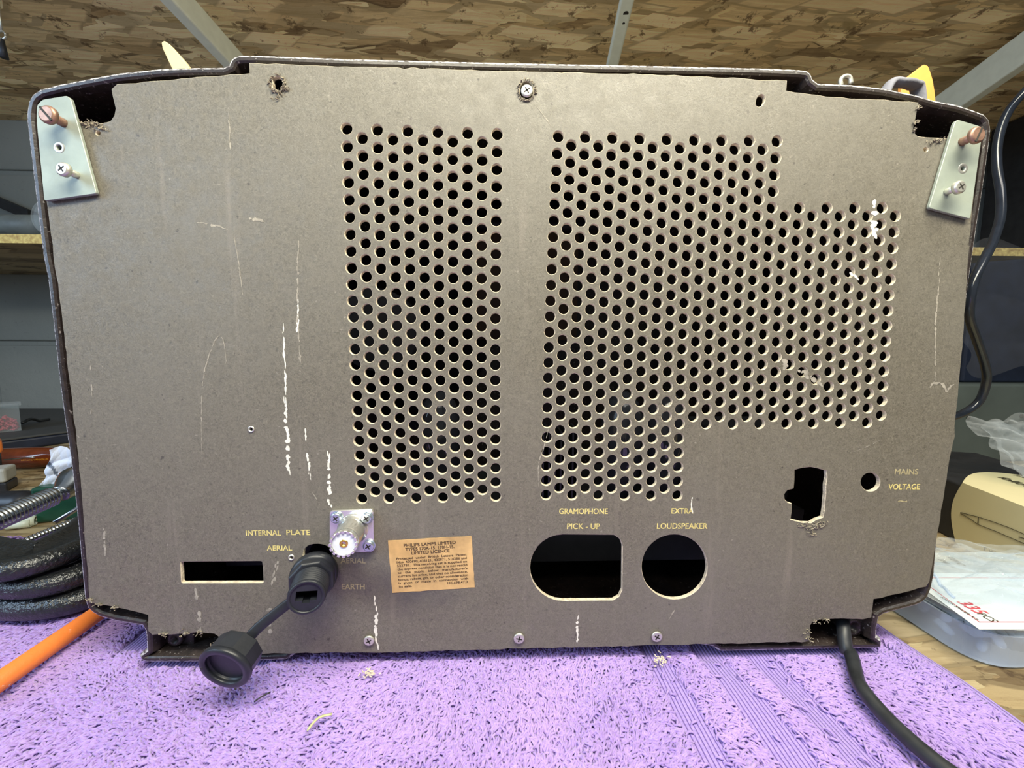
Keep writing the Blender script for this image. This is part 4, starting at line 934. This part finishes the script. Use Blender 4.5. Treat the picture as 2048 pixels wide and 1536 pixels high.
d = p1-p0; mb.add([p0+Vector((0, 0, -.012)), p0+Vector((0, 0, .012)), p1+Vector((0, 0, .012)), p1+Vector((0, 0, -.012)), p0+Vector((0, .02, -.012)), p0+Vector((0, .02, .012)), p1+Vector((0, .02, .012)), p1+Vector((0, .02, -.012))], [(0,1,2,3),(7,6,5,4),(0,4,5,1),(1,5,6,2),(2,6,7,3),(3,7,4,0)])
o = mb.build('gap_shade', BLACKB); tag(o, 'black sloping strip standing in for the shadowed gap above the grey tube', 'gap_shade')  # black strip stands in for the shadow in the gap above the tube
c = Vector(Wy(4, 70, 0.5)); mb = MB(); P = [c+Vector((0.006*math.cos(t), 0, 0.006*math.sin(t))) for t in np.linspace(0, 2*PI, 17)]
hk = root('hanging_hook', c, 'small metal ring hook hanging under the upper shelf at the left edge', 'hook'); MB().tube(P, 0.0016, 8).build('ring', ZINC, hk)
MB().tube([c+Vector((0, 0, 0.006)), Vector((c.x, c.y, ZU))], 0.0014, 8).build('shank', ZINC, hk); MB().tube([c+Vector((0, 0, -0.006)), c+Vector((-0.001, 0, -0.035))], [0.002, 0.006], 10).build('weight', CHASSIS, hk)

# ------------------------------------------------------------------ right side of the bench
# long black box with cream sleeve
bA = Wz(1912, 1086, BENCHZ); bB = Wz(1952, 1109, BENCHZ); u = Vector(bB-bA); u.z = 0; u.normalize(); nrm = Vector((-u.y, u.x, 0))
hB = 0.058
pA = Vector((bA[0], bA[1], BENCHZ)); hB = Wy(1915, 966, bA[1])[2]-BENCHZ
dep = 0.122
tb = root('tool_box', pA, 'long black card box wrapped in a cream printed sleeve, right of the radio', 'box')
box_between('box_body', pA-u*0.16+nrm*0.0015, pA+u*0.094+nrm*0.0015, dep-0.003, hB-0.003, BLACKB, tb, 0.0015)
# sleeve with slightly curved ends
def sleeve():
    mb = MB(); L = 0.085; N = 14; t = 0.0006
    prof = [(0, 0), (0, hB), (dep, hB), (dep, 0)]
    path = [];
    for (a, b, n) in ((prof[0], prof[1], N), (prof[1], prof[2], N), (prof[2], prof[3], 6)):
        for k in range(n): path.append((a[0]+(b[0]-a[0])*k/n, a[1]+(b[1]-a[1])*k/n, k/n, (a, b)))
    path.append((*prof[3], 0, (prof[2], prof[3]))); vs = []; fs = []
    for (s, h, tt, seg) in path:
        bulge = 0.009*math.sin(PI*tt) if seg[0] == prof[0] else (0.050*math.sin(PI*tt) if seg[0] == prof[1] else 0)
        x0 = -bulge
        for (uu) in (x0, L): vs.append(pA+u*uu+nrm*(s-0.0002 if s < dep/2 else s+0.0002)+Vector((0, 0, h+(0.0003 if h > hB*.5 else 0))))
    for i in range(len(path)-1): fs.append((i*2, i*2+1, i*2+3, i*2+2))
    mb.add(vs, fs)
    return mb
sl = sleeve().build('paper_sleeve', CREAM, tb)
def front_pt(px, py):   # ray to the sleeve's front face
    d = RI*(px-1024)/FPX-UP*(py-768)/FPX+FW; n = np.array(nrm); t = ((np.array(pA)-n*0.0008-CP)@n)/(d@n); return Vector(CP+d*t)
def top_pt(px, py): return Vector(Wz(px, py, BENCHZ+hB+0.0006))
def ink_line(P, r=0.00028): return smooth_path(P, 3)
mb = MB()
for seg in ([(1921,1025),(1957,1034),(1990,1045),(2020,1056),(2048,1068),(2090,1086)], [(1921,1027),(1938,1036),(1956,1049),(1990,1062),(2020,1075),(2048,1087),(2090,1106)], [(1957,1034),(1956.5,1040),(1956,1049)], [(2038,1074),(2048,1077),(2080,1090)]):
    P = [front_pt(x, y) for x, y in seg]
    mb.tube(P, 0.00030, 6)
mb.build('pencil_drawing', LINE, sl)
mb = MB(); a = front_pt(1966, 1099); b = front_pt(1992, 1110)
add_text(mb, 'T W', a, b-a, (0, 0, 1), (b-a).length, 0.0028, -nrm, 0, 0.0003)
a = top_pt(1992, 954); b = top_pt(2062, 977); add_text(mb, 'follow', a, b-a, nrm, (b-a).length, 0.0085, (0, 0, 1), 0, 0.0002, bold=0.0003)
a = top_pt(2020, 949); b = top_pt(2048, 956); add_text(mb, 'The', a, b-a, nrm, (b-a).length, 0.0085, (0, 0, 1), 0, 0.0002, bold=0.0003)
mb.build('sleeve_lettering', LINE, sl)
# organiser case 335 pcs
ZC = BENCHZ
cA = Wz(1815, 1246, ZC); cB = Wz(1965, 1346, ZC); uu = Vector(cA-cB); uu.z = 0; uu.normalize(); vv = Vector((uu.y, -uu.x, 0))   # uu runs back, vv runs right
cB = Vector((cB[0], cB[1], ZC)); HC = 0.027
oc = root('assortment_case', cB, 'flat clear plastic assortment case with white 335PCS label, right of the towel', 'case')
def casept(a, b, z): return cB+uu*a+vv*b+Vector((0, 0, z))
far = Vector(Wz(1912, 1108, ZC+HC)); LA, LB = max(0.06, (far-cB).dot(uu)), 0.128; 
def rounded_tray(mb, a0, a1, b0, b1, z0, z1, r, t=0.0014, closed=False, rings=1):
    pts = round_poly([(a0, b0), (a1, b0), (a1, b1), (a0, b1)], r, 8); inn = round_poly([(a0+t, b0+t), (a1-t, b0+t), (a1-t, b1-t), (a0+t, b1-t)], r-t, 8)
    n = len(pts); vs = []
    tp = 0.003
    for (P, z, g) in ((inn, z1, 0), (inn, z0+t, 0), (pts, z0, 1), (pts, z1, 0)):
        for p in P:
            cxm, cym = (a0+a1)/2, (b0+b1)/2; k = 1-(tp*2/(a1-a0) if g else 0); vs.append(casept(cxm+(p[0]-cxm)*k, cym+(p[1]-cym)*k, z))
    fs = []
    if closed:
        fs.append(tuple(2*n+k for k in range(n))); fs.append(tuple(3*n+k for k in range(n))[::-1]); fs += [(2*n+k, 2*n+(k+1) % n, 3*n+(k+1) % n, 3*n+k) for k in range(n)]
    else:
        for i in range(3): fs += [(i*n+k, i*n+(k+1) % n, (i+1)*n+(k+1) % n, (i+1)*n+k) for k in range(n)]
        fs += [(3*n+k, 3*n+(k+1) % n, (k+1) % n, k) for k in range(n)]; fs.append(tuple(n+k for k in range(n))); fs.append(tuple(2*n+k for k in range(n))[::-1])
    mb.add(vs, fs); return mb
rounded_tray(MB(), 0, LA, 0, LB, 0, HC-0.006, 0.022).build('tray', MILKY, oc)
rounded_tray(MB(), -0.001, LA+0.001, -0.001, LB+0.001, HC-0.0058, HC, 0.022, closed=True).build('lid', CLEARBOX, oc, bevel=0.0012)
MB().add([casept(a, b, z) for z in (0.004, HC-0.004) for a, b in ((0.052, -0.009), (0.082, -0.009), (0.086, -0.001), (0.048, -0.001))], [(0,1,2,3),(7,6,5,4),(0,4,5,1),(1,5,6,2),(2,6,7,3),(3,7,4,0)]).build('latch', MILKY, oc, bevel=0.002, seg=3)
# white bits inside
mb = MB()
for k in range(140):
    a, b = random.uniform(0.01, LA-0.02), random.uniform(0.012, LB-0.01); z = 0.004+random.random()*0.011; c = casept(a, b, z)
    dv = Vector((random.gauss(0, 1), random.gauss(0, 1), random.gauss(0, .4))).normalized(); mb.lathe(c-dv*0.005, c+dv*0.005, [(0, 0.0026), (0.008, 0.0024), (0.010, 0.0016)], 7)
tag(mb.build('white_fittings', simple('white_nylon', (0.84, 0.87, 0.88), 0.5), oc), 'many small white fittings', kind='stuff')
# label on the lid: corner under (1958,1258)
zl = HC+0.0002
k0 = Vector(Wz(1958, 1259, ZC+zl)); kL = Vector(Wz(1864, 1190, ZC+zl)); kR = Vector(Wz(2060, 1259, ZC+zl)); e1v = (kL-k0).normalized(); e2v = (kR-k0).normalized()
def LP(s, t, h=0): return k0+e1v*s+e2v*t+Vector((0, 0, h))
LS, LT = LA-0.022, 0.095
lb = MB().add([LP(s, t, h) for h in (0, 0.0002) for s, t in ((0, 0), (0, LT), (LS, LT), (LS, 0))], [(3,2,1,0),(4,5,6,7),(0,1,5,4),(1,2,6,5),(2,3,7,6),(3,0,4,7)])
m0 = 0.0055
for (s0, t0, s1, t1) in ((m0, m0, LS-m0, m0+0.0006), (m0, m0, m0+0.0006, LT-m0), (LS-m0-0.0005, m0, LS-m0, LT-m0)):
    lb.add([LP(s0, t0, 0.00028), LP(s0, t1, 0.00028), LP(s1, t1, 0.00028), LP(s1, t0, 0.00028)], [(0, 1, 2, 3)], 1)
def ptL(x, y): return Vector(Wz(x, y, ZC+zl+0.0003))
def txt(t, x0, y0, x1, y1, h, mi, bold=0.0):
    a, b = ptL(x0, y0), ptL(x1, y1); add_text(lb, t, a, b-a, Vector((-(b-a).y, (b-a).x, 0)), (b-a).length, h, (0, 0, 1), mi, 0.00005, bold=bold)
txt('335', 1912, 1203, 1951, 1226, 0.0080, 1, 0.0003); txt('PCS', 1953, 1227, 1981, 1243, 0.0050, 2, 0.0001)
txt('NYLON SPACER', 1880, 1194, 1935, 1229, 0.0018, 2, 0.0001); txt('KIT', 1940, 1232, 1952, 1240, 0.0016, 2, 0.0001)
txt('SCREW  NUT', 1892, 1113, 1918, 1130, 0.0040, 2, 0.0002); txt('STANDOFF', 1875, 1118, 1900, 1134, 0.0034, 2, 0.0002)
lb.build('case_label', [LABELW, RED, LINE], oc)
# clear bags
def bag(name, c, ux, uy, W, H, amp, seed, label, fold=2.6, extra=True, lay=2):
    rt = root(name, c, label, 'bag'); mb = MB()
    v, f = crumple(c[0], c[1], c[2]+amp*1.2, ux, uy, W, H, amp, seed, fold, 60); mb.add(v, f, 0, False)
    if lay > 1:
        v2, f = crumple(c[0], c[1], c[2]+amp*2.6, ux, uy, W*0.97, H*0.97, amp*0.8, seed+1, fold*1.2, 60); mb.add(v2, f, 0, False)
    mb.build('film', CLEAR, rt)
    if extra:
        P = [Vector(v[i*60+3])+Vector((0, 0, 0.001)) for i in range(4, 56)]; MB().tube(P, 0.0009, 6).build('zip_seal', MILKY, rt)
    return rt
c = Wz(2025, 1162, ZC+HC+0.001)
bag('zip_bag', c, (1, -0.15, 0.0), (0.15, 1, 0.02), 0.125, 0.066, 0.0042, 11, 'crumpled clear zip bag lying on the white 335PCS label')
c = Wz(2112, 912, BENCHZ+hB+0.026)
bag('clear_bag', np.array([c[0], c[1], c[2]]), (1, -0.1, 0.08), (0.1, 0.75, 0.66), 0.105, 0.07, 0.0045, 21, 'puffy clear plastic bag on the black box behind the cream sleeve', extra=False)
# dark things against the shelf, right
zt = ZL+TH; xl = Wy(1900, 300, YL+0.02)[0]
def wall_box(px0, px1, py_top, y, depth, z0, name, mats, label, cat, top_px=1990):
    x0 = Wy(px0, 480, y)[0]; x1 = Wy(px1, 480, y)[0]; h = Wy(top_px, py_top, y)[2]-z0
    o = MB().box(((x0+x1)/2, y+depth/2, z0+h/2), (x1-x0, depth, h)).build(name, mats, bevel=0.004, seg=2); tag(o, label, cat); return o
pk = Wy(1985, 229, 0.79); x0 = pk[0]; pk[2] = min(pk[2], ZU-0.003)
o = MB().box((x0+0.2, (YL+0.004+0.79)/2, (zt+0.0003+pk[2])/2), (0.4, 0.79-YL-0.004, pk[2]-zt-0.0003)).build('storage_box', BLACKB, bevel=0.004, seg=2); tag(o, 'tall black storage box on the lower shelf, right of the radio', 'box')
# grey-green metal case under the shelf and dark panel in film standing on it
yg = 0.40
zg = Wy(1980, 768, yg)[2]
x0 = Wy(1890, 800, yg)[0]
gg = root('instrument_case', (x0, yg, 0), 'grey green metal case on the bench at right, below the film wrapped panel', 'case')
MB().box((x0+0.16, yg+0.12, (zg+BENCHZ)/2), (0.36, 0.24, zg-BENCHZ)).build('case_body', GREYGREEN, gg, bevel=0.004)
mb = MB()
for (x, y) in ((1937, 835), (2043, 832)):
    p = Vector(Wy(x, y, yg-0.0005)); mb.lathe(p, p+Vector((0, -1, 0)), [(0, 0.0035), (0.0006, 0.0035)], 10)
mb.build('screw_hole', DARKSLOT, gg)
yp = 0.43; pz1 = Wy(2048, 495, yp)[2]; xp0 = Wy(1938, 640, yp)[0]
fp = root('wrapped_panel', (xp0, yp, zg), 'dark navy panel wrapped in clear film standing on the grey green case', 'panel')
hh = min(pz1, ZL-0.004)-zg
vs = []
for y in (yp, yp+0.03):
    for (x, z) in ((xp0, zg+0.0005), (xp0+0.30, zg+0.0005), (xp0+0.30, zg+hh), (xp0+0.002, zg+hh-0.025)): vs.append((x, y, z))
MB().add(vs, [(0,1,2,3),(7,6,5,4),(0,4,5,1),(1,5,6,2),(2,6,7,3),(3,7,4,0)]).build('panel_board', NAVY, fp, bevel=0.003)
v, f = crumple(xp0+0.11, yp-0.010, zg+hh*0.52, (1, 0, 0), (0, 0, 1), 0.27, hh*0.92, 0.0030, 31, 2.0, 60); MB().add(v, f, 0, False).build('film_wrap', mat_clear('thin_film', (0.95, 0.97, 1.0), 0.015, 0.05, 0.07), fp)
# hanging glossy cable
HC_ = [(2110,120),(2046,187),(2013,230),(1996,283),(1994,333),(2001,383),(2001,433),(1986,483),(1972,512),(1952,552),(1941,595),(1939,634),(1953,677),(1969,725),(1973,760),(1960,800),(1934,822),(1905,834),(1870,840)]
yy = [.16]*19; P = smooth_path([Wy(x, y, 0.16+0.02*math.sin(i*0.5)) for i, (x, y) in enumerate(HC_)], 6)
P = smooth_path([(P[0][0]+0.09, 0.27, ZU), (P[0][0]+0.05, 0.20, ZU-0.16)], 4)+P[1:-1]+smooth_path([P[-1], (0.445, 0.20, 0.055), (0.42, 0.26, BENCHZ+0.006), (0.34, 0.33, BENCHZ+0.006)], 6)
P = [np.array((p[0], p[1], max(p[2], BENCHZ+0.0042))) for p in P]
o = MB().tube(P, [0.0036]*len(P), 16).build('hanging_cable', GLOSSCABLE); tag(o, 'glossy black cable hanging in loose bends at the right of the radio', 'cable')

# crumbs on the towel
def crumb(px, py, n, spread, mat, name, label, long=0.0016):
    mb = MB()
    for _ in range(n):
        p = Wz(px+random.gauss(0, spread), py+random.gauss(0, spread*0.6), 0.0015); c = Vector((p[0], p[1], 0.0016+random.random()*0.0006))
        R = Matrix.Rotation(random.uniform(0, 6), 3, 'Z')@Matrix.Rotation(random.gauss(0, .4), 3, 'X'); s = random.uniform(0.5, 1.3)
        mb.box(c, (long*s, 0.0005, 0.0004), rot=R)
    o = mb.build(name, mat); tag(o, label, 'debris', kind='stuff'); return o
crumb(738, 1345, 26, 9, DUST, 'fibre_crumbs', 'pale fibre crumbs on the towel below the paper label')
crumb(1322, 1320, 34, 9, DUST, 'fibre_crumbs', 'pale fibre crumbs on the towel below the round loudspeaker opening')
P = smooth_path([Wz(614, 1462, 0.0022), Wz(626, 1446, 0.0028), Wz(640, 1434, 0.003), Wz(664, 1428, 0.0024)], 4)
o = MB().tube(P, [0.0003]+[0.0007]*(len(P)-1), 6, flat=0.4).build('dry_grass_blade', STRAW); tag(o, 'dry green grass blade on the towel, front centre left', 'grass blade')
P = smooth_path([Wz(508, 1404, 0.002), Wz(522, 1394, 0.0026), Wz(541, 1384, 0.0024)], 4)
o = MB().tube(P, 0.0004, 6).build('dark_thread', CABLE); tag(o, 'short dark thread on the towel below the black dust cap', 'thread')

# move every root to its own base without moving its parts
for o, loc in ROOTS:
    o.location = loc
    for c in o.children: c.location = Vector(c.location)-loc
bpy.context.view_layer.update()
